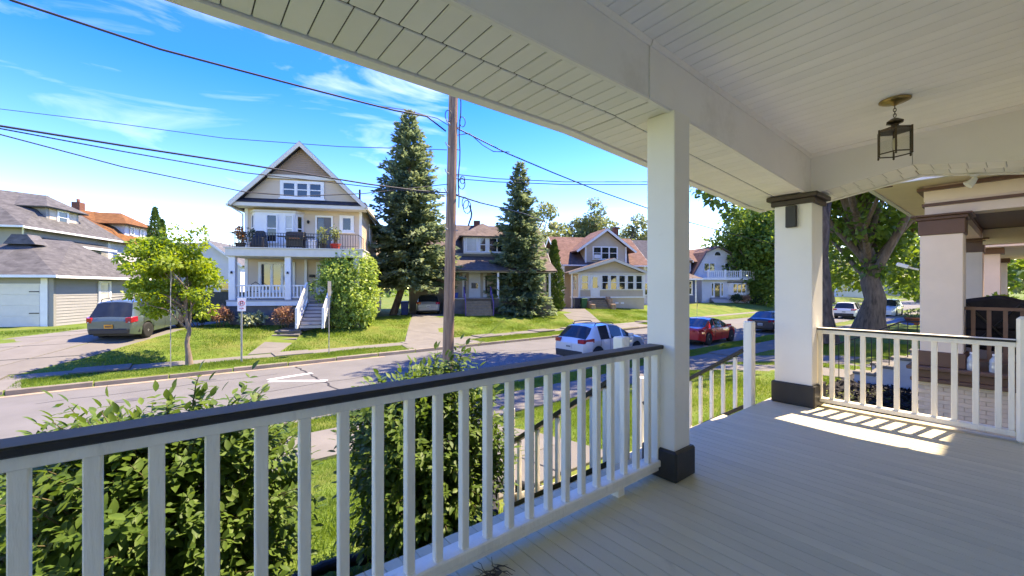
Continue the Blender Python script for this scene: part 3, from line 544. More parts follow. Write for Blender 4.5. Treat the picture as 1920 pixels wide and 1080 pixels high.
# ---- the two big shrubs in front of the railing: shoots with opposite leaves
def shrub(c, R3, z0, n_sh, label, seed):
    global rng; rng = np.random.default_rng(seed)
    c = np.array(c); R3 = np.array(R3); root = thing('leafy_shrub', label, 'shrub', (c[0], c[1], z0), group='shrubs growing against the porch railing')
    P = []; D = []; S = []; stems = MB(); RL = Vector(root.location)
    u = rdir(n_sh, 0.35); u[:, 2] = np.maximum(u[:, 2], -0.95)
    for k in range(n_sh):
        lump = 1 + 0.10 * math.sin(5 * u[k, 0] + 3 * u[k, 2] + seed) + 0.08 * math.sin(7 * u[k, 1] - 4 * u[k, 2])
        rr = rng.uniform(0.62, 1.0) if rng.random() < .55 else rng.uniform(0.93, 1.03)
        tip = c + u[k] * R3 * lump * rr
        if u[k, 2] > .55 and rng.random() < .3: tip += np.array([rng.normal(0, .06), rng.normal(0, .06), rng.uniform(.03, .16)])
        out_ = unit((u[k] * [1, 1, .55] + [0, 0, .55 if u[k, 2] > 0 else .1])[None])[0]
        ln_ = rng.uniform(.22, .40); base = tip - out_ * ln_
        if base[2] < z0 + .12: base[2] = z0 + .12
        if tip[2] < z0 + .10: tip[2] = z0 + .10
        mid = (base + tip) / 2 + [0, 0, .03]; pts = [base, mid, tip + [0, 0, -.02]]
        if k % 2 == 0: stems.tube([Vector(p) - RL for p in pts], [.0045, .0035, .0015], 4, caps=False)
        m_ = int(rng.integers(6, 9)); side0 = unit(np.cross(out_, [0.1, .2, 1.0])[None])[0]; upv = np.cross(side0, out_)
        for j in range(m_):
            t = .12 + .88 * j / m_; p = base * (1 - t) + (tip + [0, 0, -.02]) * t + np.array([0, 0, .03]) * 4 * t * (1 - t) * .7
            ax = side0 if j % 2 == 0 else upv
            for s_ in (-1, 1):
                dd = unit((ax * s_ * .9 + out_ * .65 + [0, 0, -.35] + rng.normal(0, .18, 3))[None])[0]
                P.append(p); D.append(dd); S.append((.100 - .042 * t) * rng.uniform(.6, 1.2))
        P.append(tip); D.append(out_ + [0, 0, -.3]); S.append(.07)
    P = np.array(P); D = np.array(D); S = np.array(S); nr = unit(np.array([0, 0, 1.0]) + (P - c) / R3 * .55 + rng.normal(0, .30, P.shape))
    # main stems from the ground
    for k in range(16):
        a_ = rng.uniform(0, 6.28); q = c + u[int(rng.integers(n_sh))] * R3 * .7; q[2] = max(q[2], z0 + .6)
        b0 = np.array([c[0] + .16 * math.cos(a_), c[1] + .16 * math.sin(a_), z0 - .03]); mid = (b0 + q) / 2 + np.array([0, 0, .15])
        stems.tube([Vector(b0) - RL, Vector(mid) - RL, Vector(q) - RL], [.016, .011, .005], 6)
    stems.build('stem', M['twig'], root, fix=False)
    dist = np.linalg.norm(P - np.array([0, 0, CZ]), axis=1); # leaves that show largest: big and near the eye
    rel = S / dist * np.where(P[:, 1] < c[1] + .15, 1, .4); order = np.argsort(-rel); near = order[:300]; rest = order[300:]
    lv = idxmesh('foliage', place(LEAF_V, P[rest], D[rest], nr[rest], S[rest]), LEAF_F, M['shrub_leaf'], root, loc=root.location); lv['kind'] = 'stuff'
    me = MB(); me.v = [tuple(v) for v in LEAF_V]; me.f = [list(f) for f in LEAF_F]; me.m = [0] * 12; me.sm = [True] * 12
    variants = []
    for q in range(6):
        mm = me.mesh('leaf', M['shrub_leaf'], fix=False); n_ = len(mm.vertices); co = LEAF_V.copy(); co[:, 1] *= rng.uniform(.85, 1.15); co[:, 2] += rng.uniform(-.1, .12) * co[:, 0] ** 2
        mm.vertices.foreach_set('co', co.astype(np.float32).ravel()); variants.append(mm)
    for k in near:
        d = Vector(D[k]).normalized(); s_ = Vector(nr[k]).cross(d).normalized(); n2 = d.cross(s_)
        o = bpy.data.objects.new('leaf', variants[int(rng.integers(6))]); C.objects.link(o); o.parent = root
        Mx = Matrix((d, s_, n2)).transposed().to_4x4(); Mx.translation = Vector(P[k]) - RL; o.matrix_local = Mx @ Matrix.Scale(S[k], 4)
    return root
shrub((-0.12, 3.15, 1.48), (0.80, 0.72, 0.93), 0.64, 1200, 'broad dark green shrub nearest the camera, at the left end of the railing', 21)
shrub((1.60, 3.20, 1.50), (0.70, 0.66, 0.91), 0.64, 1020, 'dark green leafy shrub between the near shrub and the stair railing', 22)

def crown(name, mat_, parent, clumps, size, nrm_up=.6, loc=None, droop=-.15, seed=None):
    """clumps: (centre, radii, count); leaves lie mostly near each clump's skin"""
    global rng
    if seed is not None: rng = np.random.default_rng(seed)
    Ps = []; Ns = []
    for cc, rr, n_ in clumps:
        u = rdir(n_); r_ = rng.uniform(.35, 1, n_) ** .55; p = np.array(cc) + u * np.array(rr) * r_[:, None] * (1 + .12 * np.sin(9 * u[:, :1] + 7 * u[:, 1:2])); Ps.append(p); Ns.append(u)
    P = np.concatenate(Ps); U = np.concatenate(Ns); n_ = len(P)
    D = U * .6 + rng.normal(0, .6, (n_, 3)) + [0, 0, droop]; nr = unit(U * .6 + [0, 0, nrm_up] + rng.normal(0, .45, (n_, 3)))
    S = size * rng.uniform(.6, 1.35, n_)
    o = idxmesh(name, place(DIA_V, P, D, nr, S), DIA_F, mat_, parent, smooth=False, loc=loc if loc is not None else (parent.location if parent else None)); o['kind'] = 'stuff'; return o
def clumpset(c, R3, n_, r_, cnt, seed, hollow=.45):
    g_ = np.random.default_rng(seed); out_ = []
    for k in range(n_):
        u = unit(g_.normal(size=(1, 3)))[0]; q = np.array(c) + u * np.array(R3) * g_.uniform(hollow, .9); rr = r_ * g_.uniform(.65, 1.3); out_.append((q, (rr * 1.15, rr * 1.15, rr * .75), int(cnt * rr / r_)))
    return out_
def limbs(mb, base, fork, tips, r0, RL, n=8, wob=.3, seed=1, lo=3):
    g_ = np.random.default_rng(seed); base = np.array(base); fork = np.array(fork)
    pts = [base + (fork - base) * t + g_.normal(0, wob * .15, 3) * [1, 1, 0] * (0 < t < 1) for t in np.linspace(0, 1, 6)]
    rs = [r0 * (1.55 if i == 0 else 1.12 if i == 1 else 1 - .06 * i) for i in range(6)]
    mb.tube([Vector(p) - RL for p in pts], rs, 14)
    for t_ in tips:
        t_ = np.array(t_); s_ = pts[int(g_.integers(lo, 6))]; m1 = s_ * .6 + t_ * .4 + g_.normal(0, wob, 3) + [0, 0, wob]; m2 = s_ * .25 + t_ * .75 + g_.normal(0, wob * .6, 3)
        rr = r0 * g_.uniform(.28, .5); mb.tube([Vector(s_) - RL, Vector(m1) - RL, Vector(m2) - RL, Vector(t_) - RL], [rr, rr * .7, rr * .4, rr * .12], n, caps=False)
    return mb
def tree(name, label, base, top, crown_c, R3, n_cl, cl_r, cnt, leaf, mat_, r0, seed, group=None, bark='bark', fork=.35, extra=(), hollow=.45, droop=-.15, straight=None):
    root = thing(name, label, 'tree', base, group=group); RL = Vector(base)
    cl = clumpset(crown_c, R3, n_cl, cl_r, cnt, seed, hollow) + list(extra)
    f_ = np.array(base) * (1 - fork) + np.array([crown_c[0], crown_c[1], top]) * fork
    if straight: f_ = np.array([base[0], base[1], straight])
    limbs(MB(), base, f_, [c_[0] for c_ in cl[:min(len(cl), 16)]], r0, RL, seed=seed, wob=.12 * max(R3), lo=5 if straight else 3).build('trunk', M[bark], root, fix=False)
    crown('crown', M[mat_], root, cl, leaf, seed=seed + 5, droop=droop); return root

# young yellow-green tree on the far verge
yb = (0.15, 19.65, 0.17)
def RF(px, d): p = ray(px) * d; return p
q = RF(318, 15.7)
ycl = []
g_ = np.random.default_rng(4)
for k in range(60):
    u = unit(g_.normal(size=(1, 3)))[0]; u[2] = u[2] * .9; prof = 1 - .30 * max(0, u[2]); p = np.array([q[0], q[1], 3.62]) + u * np.array([1.75, 1.75, 1.95]) * prof * g_.uniform(.35, .95); r_ = g_.uniform(.2, .44); ycl.append((p, (r_ * 1.2, r_ * 1.2, r_ * .6), int(260 * r_ / .4)))
ycl += [((q[0] + .9, q[1] - .65, 5.05), (.32, .32, .5), 170), ((q[0] + .15, q[1], 5.1), (.45, .45, .4), 170), ((q[0] + .95, q[1] - .4, 2.2), (.6, .6, .3), 240)]
yt = thing('young_tree', 'young tree with yellow green leaves and a thin trunk on the far verge', 'tree', yb)
limbs(MB(), yb, (0.05, 19.8, 2.3), [c_[0] for c_ in ycl[:26]], .085, Vector(yb), seed=3, wob=.12, n=5).build('trunk', M['bark'], yt, fix=False)
crown('crown', M['young_leaf'], yt, ycl, .145, seed=9)

# ---- spruces
def spruce(label, base, top, r_max, z_low, seed, crown_off=(0, 0), dens=1.0, group='spruces across the road'):
    g2 = np.random.default_rng(seed); root = thing('spruce_tree', label, 'tree', base, group=group); RL = Vector(base)
    cx, cy_ = base[0] + crown_off[0], base[1] + crown_off[1]; H_ = top - base[2]
    MB().tube([Vector((base[0], base[1], base[2] - .1)) - RL, Vector((base[0] + crown_off[0] * .5, base[1] + crown_off[1] * .5, base[2] + H_ * .12)) - RL, Vector((cx, cy_, base[2] + H_ * .3)) - RL, Vector((cx, cy_, base[2] + H_ * .7)) - RL, Vector((cx, cy_, top)) - RL], [.30, .25, .2, .1, .02], 10).build('trunk', M['bark_dark'], root, fix=False)
    P = []; D = []; Nn = []; S = []; br = MB()
    z = z_low
    while z < top - .1:
        t = (z - z_low) / (top - z_low); R_ = r_max * (1 - t) ** .80 * (1 if t > .07 else .75 + 3.5 * t) + .12
        nb = max(5, int((7 + 8 * (1 - t)) * dens))
        for k in range(nb):
            a_ = g2.uniform(0, 6.283); L_ = R_ * g2.choice([g2.uniform(.5, .85), g2.uniform(.85, 1.28)]); h = np.array([math.cos(a_), math.sin(a_), 0]); lift = -.28 + .75 * t + g2.normal(0, .06)
            p0 = np.array([cx, cy_, z + g2.normal(0, .12)]); ns = max(6, int(L_ * 13 * dens))
            if k % 3 == 0 and L_ > .8: br.tube([Vector(p0) - RL, Vector(p0 + h * L_ * .5 + [0, 0, L_ * .5 * lift]) - RL, Vector(p0 + h * L_ * .95 + [0, 0, L_ * (lift * .8 + .08)]) - RL], [.035, .025, .008], 4, caps=False)
            for j in range(ns):
                s_ = (j + g2.random()) / ns; s_ = .12 + .88 * s_
                pt = p0 + h * L_ * s_ + np.array([0, 0, L_ * (lift * s_ + .10 * s_ * s_)]); side = np.array([-h[1], h[0], 0]); wd_ = .42 * L_ * (1.05 - s_) * .8 + .05
                off = side * g2.uniform(-1, 1) * wd_; P.append(pt + off + [0, 0, -.10 * abs(g2.normal()) - .12 * np.linalg.norm(off)]); D.append(h * .9 + off * 1.3 + g2.normal(0, .25, 3) + [0, 0, -.15 + .5 * t]); Nn.append(np.array([0, 0, 1.0]) + g2.normal(0, .55, 3)); S.append(g2.uniform(.26, .46) * (.8 + .35 * (1 - t)))
        z += (.34 - .12 * t)
    for k in range(30): P.append(np.array([cx, cy_, top - .02 * k])); D.append(unit(g2.normal(0, .5, (1, 3)) + [0, 0, .8])[0]); Nn.append(g2.normal(0, 1, 3)); S.append(.22)
    br.build('branch', M['bark_dark'], root, fix=False)
    P, D, Nn, S = map(np.array, (P, D, Nn, S)); tm = DIA_V * [1, .85, 1]
    o = idxmesh('crown', place(tm, P, D, unit(Nn), S), DIA_F, M['spruce_needle'], root, smooth=False, loc=base); o['kind'] = 'stuff'; return root
spruce('tall dense spruce rising beside the tan house', (12.25, 29.75, 1.03), 16.4, 3.3, 3.7, 31, (1.0, -.75), 1.75)
spruce('slimmer spruce with a narrow pointed top in front of the grey roofed house', (21.67, 26.1, 1.0), 13.4, 2.6, 1.15, 32, (0, 0), 1.75)
def cedar(label, base, top, r_, seed):
    g2 = np.random.default_rng(seed); root = thing('cedar_tree', label, 'tree', base, group='clipped cedars')
    n_ = 5200; t = g2.random(n_) ** 1.25; a_ = g2.uniform(0, 6.283, n_); z = base[2] + .1 + t * (top - base[2]); R_ = r_ * np.minimum(1, (1 - t) * 1.7 + .03) ** .8 * (1 + .10 * np.sin(a_ * 5 + z * 4) + .08 * np.sin(z * 9)); rr = R_ * g2.uniform(.7, 1.03, n_)
    P = np.stack([base[0] + rr * np.cos(a_), base[1] + rr * np.sin(a_), z], 1); out_ = np.stack([np.cos(a_), np.sin(a_), 0 * a_], 1)
    o = idxmesh('crown', place(DIA_V, P, out_ * .5 + [0, 0, .8] + g2.normal(0, .3, (n_, 3)), unit(out_ + g2.normal(0, .5, (n_, 3))), g2.uniform(.14, .28, n_)), DIA_F, M['cedar_needle'], root, smooth=False, loc=base); o['kind'] = 'stuff'
    MB().tube([(0, 0, -.1), (0, 0, (top - base[2]) * .8)], [.10, .03], 8).build('trunk', M['bark_dark'], root, fix=False)
cedar('narrow pointed cedar standing between the slim spruce and the brown gabled house', (26.1, 26.6, 1.0), 7.2, .80, 41)
p = RF(291, 41); cedar('dark green cedar spire rising behind the young yellow green tree', (p[0], p[1], 1.0), 10.9, 1.05, 42)
p = RF(303, 42); cedar('shorter cedar tip behind the young tree, right beside the spire', (p[0], p[1], 1.0), 9.9, .9, 43)

def bush(name, label, base, R3, leaf, mat_, n_, seed, lumps=14, group=None, cat='shrub', tm=DIA_V, full=False):
    global rng; rng = np.random.default_rng(seed); root = thing(name, label, cat, base, group=group); cl = []
    for k in range(lumps):
        u = rdir(1, .25)[0]; u[2] = abs(u[2]) if u[2] < -.3 else u[2]; q_ = np.array(base) + [0, 0, R3[2]] + u * np.array(R3) * .62; r_ = .42 * min(R3) * rng.uniform(.8, 1.25); q_[2] = max(q_[2], base[2] + r_ * .7)
        if full: q_[2] = base[2] + .35 + (2 * R3[2] - .7) * ((k * .618) % 1); e_ = math.sqrt(max(.12, 1 - ((q_[2] - base[2] - R3[2] * .9) / (R3[2] * 1.25)) ** 2)); q_[:2] = np.array(base[:2]) + unit(u[None, :2])[0] * np.array(R3[:2]) * e_ * rng.uniform(.3, .78); r_ *= .85
        cl.append((q_, (r_ * 1.1, r_ * 1.1, r_), n_ // lumps))
    crown('foliage', M[mat_], root, cl, leaf, seed=seed, nrm_up=.5); st_ = MB()
    for k in range(7): a_ = k * .9; st_.tube([(.12 * math.cos(a_), .12 * math.sin(a_), -.05), (R3[0] * .5 * math.cos(a_), R3[1] * .5 * math.sin(a_), R3[2] * 1.1)], [.025, .008], 5, caps=False)
    st_.build('stem', M['twig'], root, fix=False); return root
bush('hydrangea_bush', 'tall bright green hydrangea bush beside the tan house stairs', (7.55, 24.75, 0.95), (1.85, 1.7, 2.1), .19, 'hydrangea_leaf', 21000, 51, 64, full=True)
TH = RF(540, 22.85); A_H = rad(-26.9); HX = np.array([math.cos(A_H), math.sin(A_H)]); HY = np.array([-math.sin(A_H), math.cos(A_H)])
def tl(x, y): p = TH + HX * x + HY * y; return (p[0], p[1], gz(p[0], p[1]))
bush('russet_shrub', 'round russet shrub left of the tan house porch, behind the parking sign', tl(-3.0, -.75), (.62, .6, .56), .10, 'russet_leaf', 2200, 52, 14, 'russet shrubs by the tan house')
bush('russet_shrub', 'round russet shrub next to the foot of the tan house stairs', tl(.12, -.85), (.62, .6, .60), .10, 'russet_leaf', 2200, 53, 14, 'russet shrubs by the tan house')
bush('hosta_plant', 'pale variegated hosta clump between the two russet shrubs', tl(-1.45, -.75), (.90, .5, .36), .22, 'hosta_leaf', 520, 54, 10, cat='plant')
bush('dark_shrub', 'low dark green shrub left of the russet shrubs, under the young tree', tl(-4.2, -.4), (.8, .6, .42), .13, 'dark_leaf', 1300, 55, 12)

# ---- background and street trees
p = RF(1250, 17.3)
tree('street_tree', 'tall street tree on the near verge, its trunk behind the slim porch column', (15.75, 9.45, .17), 12, (17.6, 9.7, 15.2), (6.6, 4.0, 3.4), 30, 1.5, 620, .30, 'tree_leaf', .24, 61, fork=.62, hollow=.2, straight=9.0,
     extra=[((18.3, 8.55, 7.05), (.55, .55, .45), 60), ((18.7, 8.2, 6.5), (.35, .35, .4), 34), ((17.9, 8.6, 7.4), (.4, .4, .3), 36), ((19.6, 8.5, 6.4), (.4, .4, .3), 34)])
tb = (32.0, 5.9, .42)
tree('big_street_tree', 'massive old tree with a thick furrowed trunk beyond the neighbouring porch', tb, 17, (32.5, 6.6, 12.8), (10.5, 9.0, 7.6), 58, 2.2, 560, .38, 'tree_leaf', .58, 62, bark='bark_dark', fork=.30, hollow=.25,
     extra=[(np.array((*RF(px, d), CZ + (540 - py) / FPX * d)), (r_, r_, r_ * .8), n_) for px, py, d, r_, n_ in ((1585, 500, 30, 1.5, 420), (1570, 450, 31, 1.6, 420), (1700, 500, 28, 1.5, 420), (1695, 450, 30, 1.7, 420), (1660, 470, 25, .9, 200), (1610, 520, 31, 1.1, 260), (1560, 520, 33, 1.2, 260), (1715, 540, 30, .9, 200), (1720, 400, 27, 1.6, 360), (1580, 395, 28, 1.6, 360), (1640, 500, 24.5, .8, 160), (1640, 430, 26, 1.3, 330), (1615, 465, 26, 1.0, 220), (1672, 435, 26, 1.1, 240), (1650, 385, 27, 1.5, 330), (1600, 430, 27, 1.2, 260))])
p = RF(1553, 19.0); tree('tree_by_column', 'tree trunk showing just right of the thick porch column', (p[0], p[1], .5), 14, (p[0] + 1, p[1] + 1, 13), (4.5, 4.5, 4), 16, 1.8, 300, .4, 'tree_leaf', .30, 63, bark='bark_dark', fork=.5)
p = RF(1428, 62); tree('background_tree', 'broad sunlit tree right of the white gambrel house', (p[0], p[1], 1.0), 15, (p[0], p[1], 9.0), (6.5, 6.5, 8.2), 40, 2.3, 420, .55, 'tree_leaf', .4, 64, 'trees behind the houses', extra=[(np.array((*RF(px, 58), CZ + (540 - py) / FPX * 58)), (1.8, 1.8, 1.5), 260) for px, py in ((1400, 400), (1390, 440), (1432, 500), (1440, 550), (1425, 570), (1445, 380))])
for i, (px, top, d, rr, lab) in enumerate(((1006, 368, 60, 4.2, 'feathery green tree rising right behind the slim spruce'), (1052, 402, 66, 3.0, 'smaller pale tree between the slim spruce and the brown gabled house'), (1122, 362, 62, 4.6, 'tall pale green tree above the ridge of the brown gabled house'), (1185, 384, 64, 4.4, 'pale green tree right of the brown house chimney'))):
    p = RF(px, d); zt_ = CZ + (540 - top) / FPX * d
    tree('background_tree', lab, (p[0], p[1], 1.0), zt_ - 2, (p[0], p[1], zt_ - rr * 1.45), (rr * .85, rr * .85, rr * 1.35), 26, rr * .30, 260, .42, 'pale_leaf', .28, 70 + i, 'trees behind the houses', fork=.75, hollow=.35)
for i, (x_, y_, h_, rr, lab) in enumerate(((66, 24, 15, 6, 'leafy tree far down the far side of the street'), (92, 22, 17, 7, 'distant tree at the end of the far pavement'), (120, 14, 20, 11, 'wide distant tree closing the end of the street'), (88, 2, 15, 7, 'distant tree beyond the high white car'), (60, 4.5, 13, 5.5, 'tree on the near side beyond the massive old tree'), (52, -8, 12, 6, 'tree in the gardens past the neighbouring porches'), (38, -4, 9, 4.0, 'low leafy tree seen between the neighbouring porch columns'), (46, 44, 14, 6, 'tree in the gardens behind the white gambrel house'))):
    tree('distant_tree', lab, (x_, y_, gz(x_, y_)), h_ - 2, (x_, y_, h_ * .56), (rr, rr, h_ * .42), 26, rr * .36, 230, .6, 'tree_leaf' if i % 2 == 0 else 'pale_leaf', .35, 80 + i, 'trees along the far street', fork=.45)
# far wood that reads as one mass
fw = []; g_ = np.random.default_rng(5)
for k in range(90):
    x_ = -70 + 3.2 * k + g_.uniform(-2, 2); fw.append((np.array((x_, 95 + g_.uniform(-8, 8), g_.uniform(2.5, 4.5))), (3.4, 3, g_.uniform(2.4, 4)), 90))
for k in range(60): fw.append((np.array((150 + g_.uniform(-12, 12), -60 + 2.6 * k, g_.uniform(4, 8))), (4.5, 4.5, 4.5), 110))
o = crown('distant_woods', M['tree_leaf'], None, fw, .9, loc=(0, 0, 0)); tag(o, 'far line of green trees closing the horizon', 'trees', kind='stuff')

# ================================================================== POLE AND WIRES
PB = Vector((5.40, 9.5, 0.12)); PT = Vector((5.66, 9.5, 11.2))
def pole_at(z): return PB.lerp(PT, (z - PB.z) / (PT.z - PB.z))
up = thing('utility_pole', 'weathered brown wooden utility pole on the near verge', 'utility pole', PB)
MB().tube([(PT - PB) * t for t in np.linspace(0, 1, 9)], [.15, .145, .14, .135, .13, .125, .12, .115, .11], 14).build('shaft', M['pole'], up)
for z in (7.35, 6.75, 6.05, 5.55, 4.6):
    q = pole_at(z) - PB; MB().bar(q + Vector((-.19, -.06, 0)), q + Vector((.19, -.06, 0)), .02, .02).build('through_bolt', M['steel'], up)
    MB().tube([q + Vector((-.16, -.12, 0)), q + Vector((-.24, -.12, .03)), q + Vector((-.27, -.12, .10))], .014, 6).build('hook', M['steel'], up)
def loop(c, r_, n_=14, ax=(1, 0, .15)):
    return [Vector(c) + Vector((ax[0] * r_ * math.cos(a_), ax[1] * r_ * math.cos(a_), r_ * 1.5 * math.sin(a_) + ax[2] * .05 * math.cos(a_))) for a_ in np.linspace(0, 6.283, n_)]
for (dx, z, r_) in ((.24, 5.85, .10), (.26, 5.95, .07), (.42, 5.25, .12), (-.20, 7.55, .10), (.22, 7.5, .09), (.36, 5.35, .10)):
    MB().tube(loop(pole_at(z) - PB + Vector((dx, -.12, 0)), r_), .012, 5, caps=False).build('cable_loop', M['wire'], up)
MB().tube([pole_at(z) - PB + Vector((.16 + .02 * math.sin(z * 5), -.10, 0)) for z in np.linspace(5.2, 8.5, 14)], .016, 6).build('riser_cable', M['wire'], up)
MB().tube([pole_at(z) - PB + Vector((.52 + .05 * math.sin(z * 9), -.12, 0)) for z in np.linspace(4.75, 5.3, 6)], .022, 6).build('splice_case', M['wire'], up)
def wire(label, pts, r_=.013, sag=0.0, n_=24):
    P = [Vector(p) for p in pts]
    if len(P) == 2:
        a_, b_ = P; P = [a_.lerp(b_, t) - Vector((0, 0, sag * 4 * t * (1 - t))) for t in np.linspace(0, 1, n_)]
    b0 = P[0].copy(); o = MB().tube([p - b0 for p in P], r_, 6).build('overhead_wire', M['wire']); o.location = b0; tag(o, label, 'wire', 'overhead wires'); return o
def W(px, py, Y=9.5): return onY(px, py, Y)
wire('twisted power cable running to the top left corner of the sky', [W(-60, -42), W(20, 0), W(160, 46), W(300, 92), W(420, 124), W(560, 161), W(680, 192), W(740, 207), W(800, 218), W(836, 246)], .020)
wire('thin upper strand beside the twisted power cable near the pole', [W(700, 197), W(760, 206), W(820, 222), W(846, 238)], .009)
wire('single far wire crossing the sky above the tan house gable', [at(-60, 197, 44), at(180, 226, 44), at(420, 259, 43), at(640, 275, 41), at(780, 279, 40), at(838, 281, 39)], .035)
wire('thick dark wire, upper of the pair crossing in front of the tan house gable', [W(-60, 226), W(0, 236), W(231, 273), W(460, 308), W(690, 345), W(780, 357), W(842, 362)], .017)
wire('thin wire just below the thick dark wire, crossing the tan house windows', [W(-60, 231), W(0, 241), W(231, 284), W(460, 324), W(690, 350), W(842, 366)], .010)
wire('lowest sagging wire ending at the eave of the tan house', [W(-60, 238), W(0, 252), W(231, 313), W(460, 360), W(560, 368), W(680, 363), W(842, 345)], .010)
wire('power cable sagging from the pole down to the right behind the porch column', [W(852, 238), W(900, 262), W(950, 287), W(1040, 325), W(1120, 357), W(1210, 389), W(1290, 416), W(1370, 438), W(1480, 465)], .018)
wire('loose lower strand of the right hand power cable near the pole', [W(852, 254), W(880, 250), W(905, 272), W(925, 284), W(955, 285)], .012)
wire('upper of the two level wires running right from the pole', [at(856, 327, 10.8), at(930, 335, 11.0), at(1060, 341, 11.3), at(1215, 341, 11.6), at(1320, 338, 12)], .011)
wire('lower of the two level wires running right from the pole', [at(856, 335, 10.8), at(930, 341, 11.0), at(1060, 346, 11.3), at(1215, 346, 11.6), at(1320, 343, 12)], .011)
wire('bundled cable dropping from the pole across the slim spruce', [at(856, 366, 10.7), at(900, 380, 13), at(933, 388, 16), at(985, 401, 21), at(1030, 420, 28), at(1046, 432, 36)], .022)
# ================================================================== HOUSES ACROSS THE ROAD
def siding_mat(name, col, rough=.6): return mat(name, col, rough, .06, 1.2, .08, 40, dirt=tuple(c * .75 for c in col), dirt_scale=.8, dirt_lo=.6, dirt_hi=.95)
M['tan'] = siding_mat('tan_siding', (0.62, 0.495, 0.365)); M['brown_siding'] = siding_mat('brown_siding', (0.33, 0.225, 0.16)); M['taupe'] = siding_mat('taupe_siding', (0.52, 0.43, 0.33))
M['grey_siding'] = siding_mat('grey_siding', (0.29, 0.285, 0.275)); M['slate_siding'] = siding_mat('slate_siding', (0.26, 0.255, 0.235)); M['white_siding'] = siding_mat('white_siding', (0.62, 0.61, 0.60)); M['blue_siding'] = siding_mat('blue_siding', (0.06, 0.085, 0.16)); M['block'] = mat('foundation', (0.14, 0.13, 0.125), .9, .2, 3, .3, 30)
M['sh_dark'] = shingle('dark_shingles', (0.055, 0.055, 0.065)); M['sh_grey'] = shingle('grey_shingles', (0.10, 0.097, 0.094)); M['sh_brown'] = shingle('brown_shingles', (0.14, 0.11, 0.095)); M['sh_red'] = shingle('red_brown_shingles', (0.16, 0.092, 0.072)); M['sh_orange'] = shingle('orange_shingles', (0.18, 0.08, 0.03)); M['sh_mid'] = shingle('mid_grey_shingles', (0.12, 0.118, 0.12))
M['brick'] = mat('brick', (0.16, 0.065, 0.04), .9, .3, 6, .4, 30); M['stone_tan'] = mat('tan_stone', (0.42, 0.27, 0.17), .9, .25, 5, .4, 20); M['grey_step'] = mat('grey_step', (0.34, 0.34, 0.35), .7, .1, 3); M['door_grey'] = mat('door_dark', (0.10, 0.10, 0.115), .4); M['wood_step'] = mat('wood_step', (0.26, 0.19, 0.12), .8, .2, 5)
M['tread_dark'] = mat('tread_dark', (0.10, 0.10, 0.11), .7, .1, 3); M['green_plastic'] = mat('green_plastic', (0.015, 0.11, 0.05), .5); M['blue_plastic'] = mat('blue_plastic', (0.02, 0.045, 0.16), .45); M['navy_plastic'] = mat('navy_plastic', (0.02, 0.025, 0.05), .5); M['purple'] = mat('purple_paint', (0.12, 0.07, 0.22), .5)
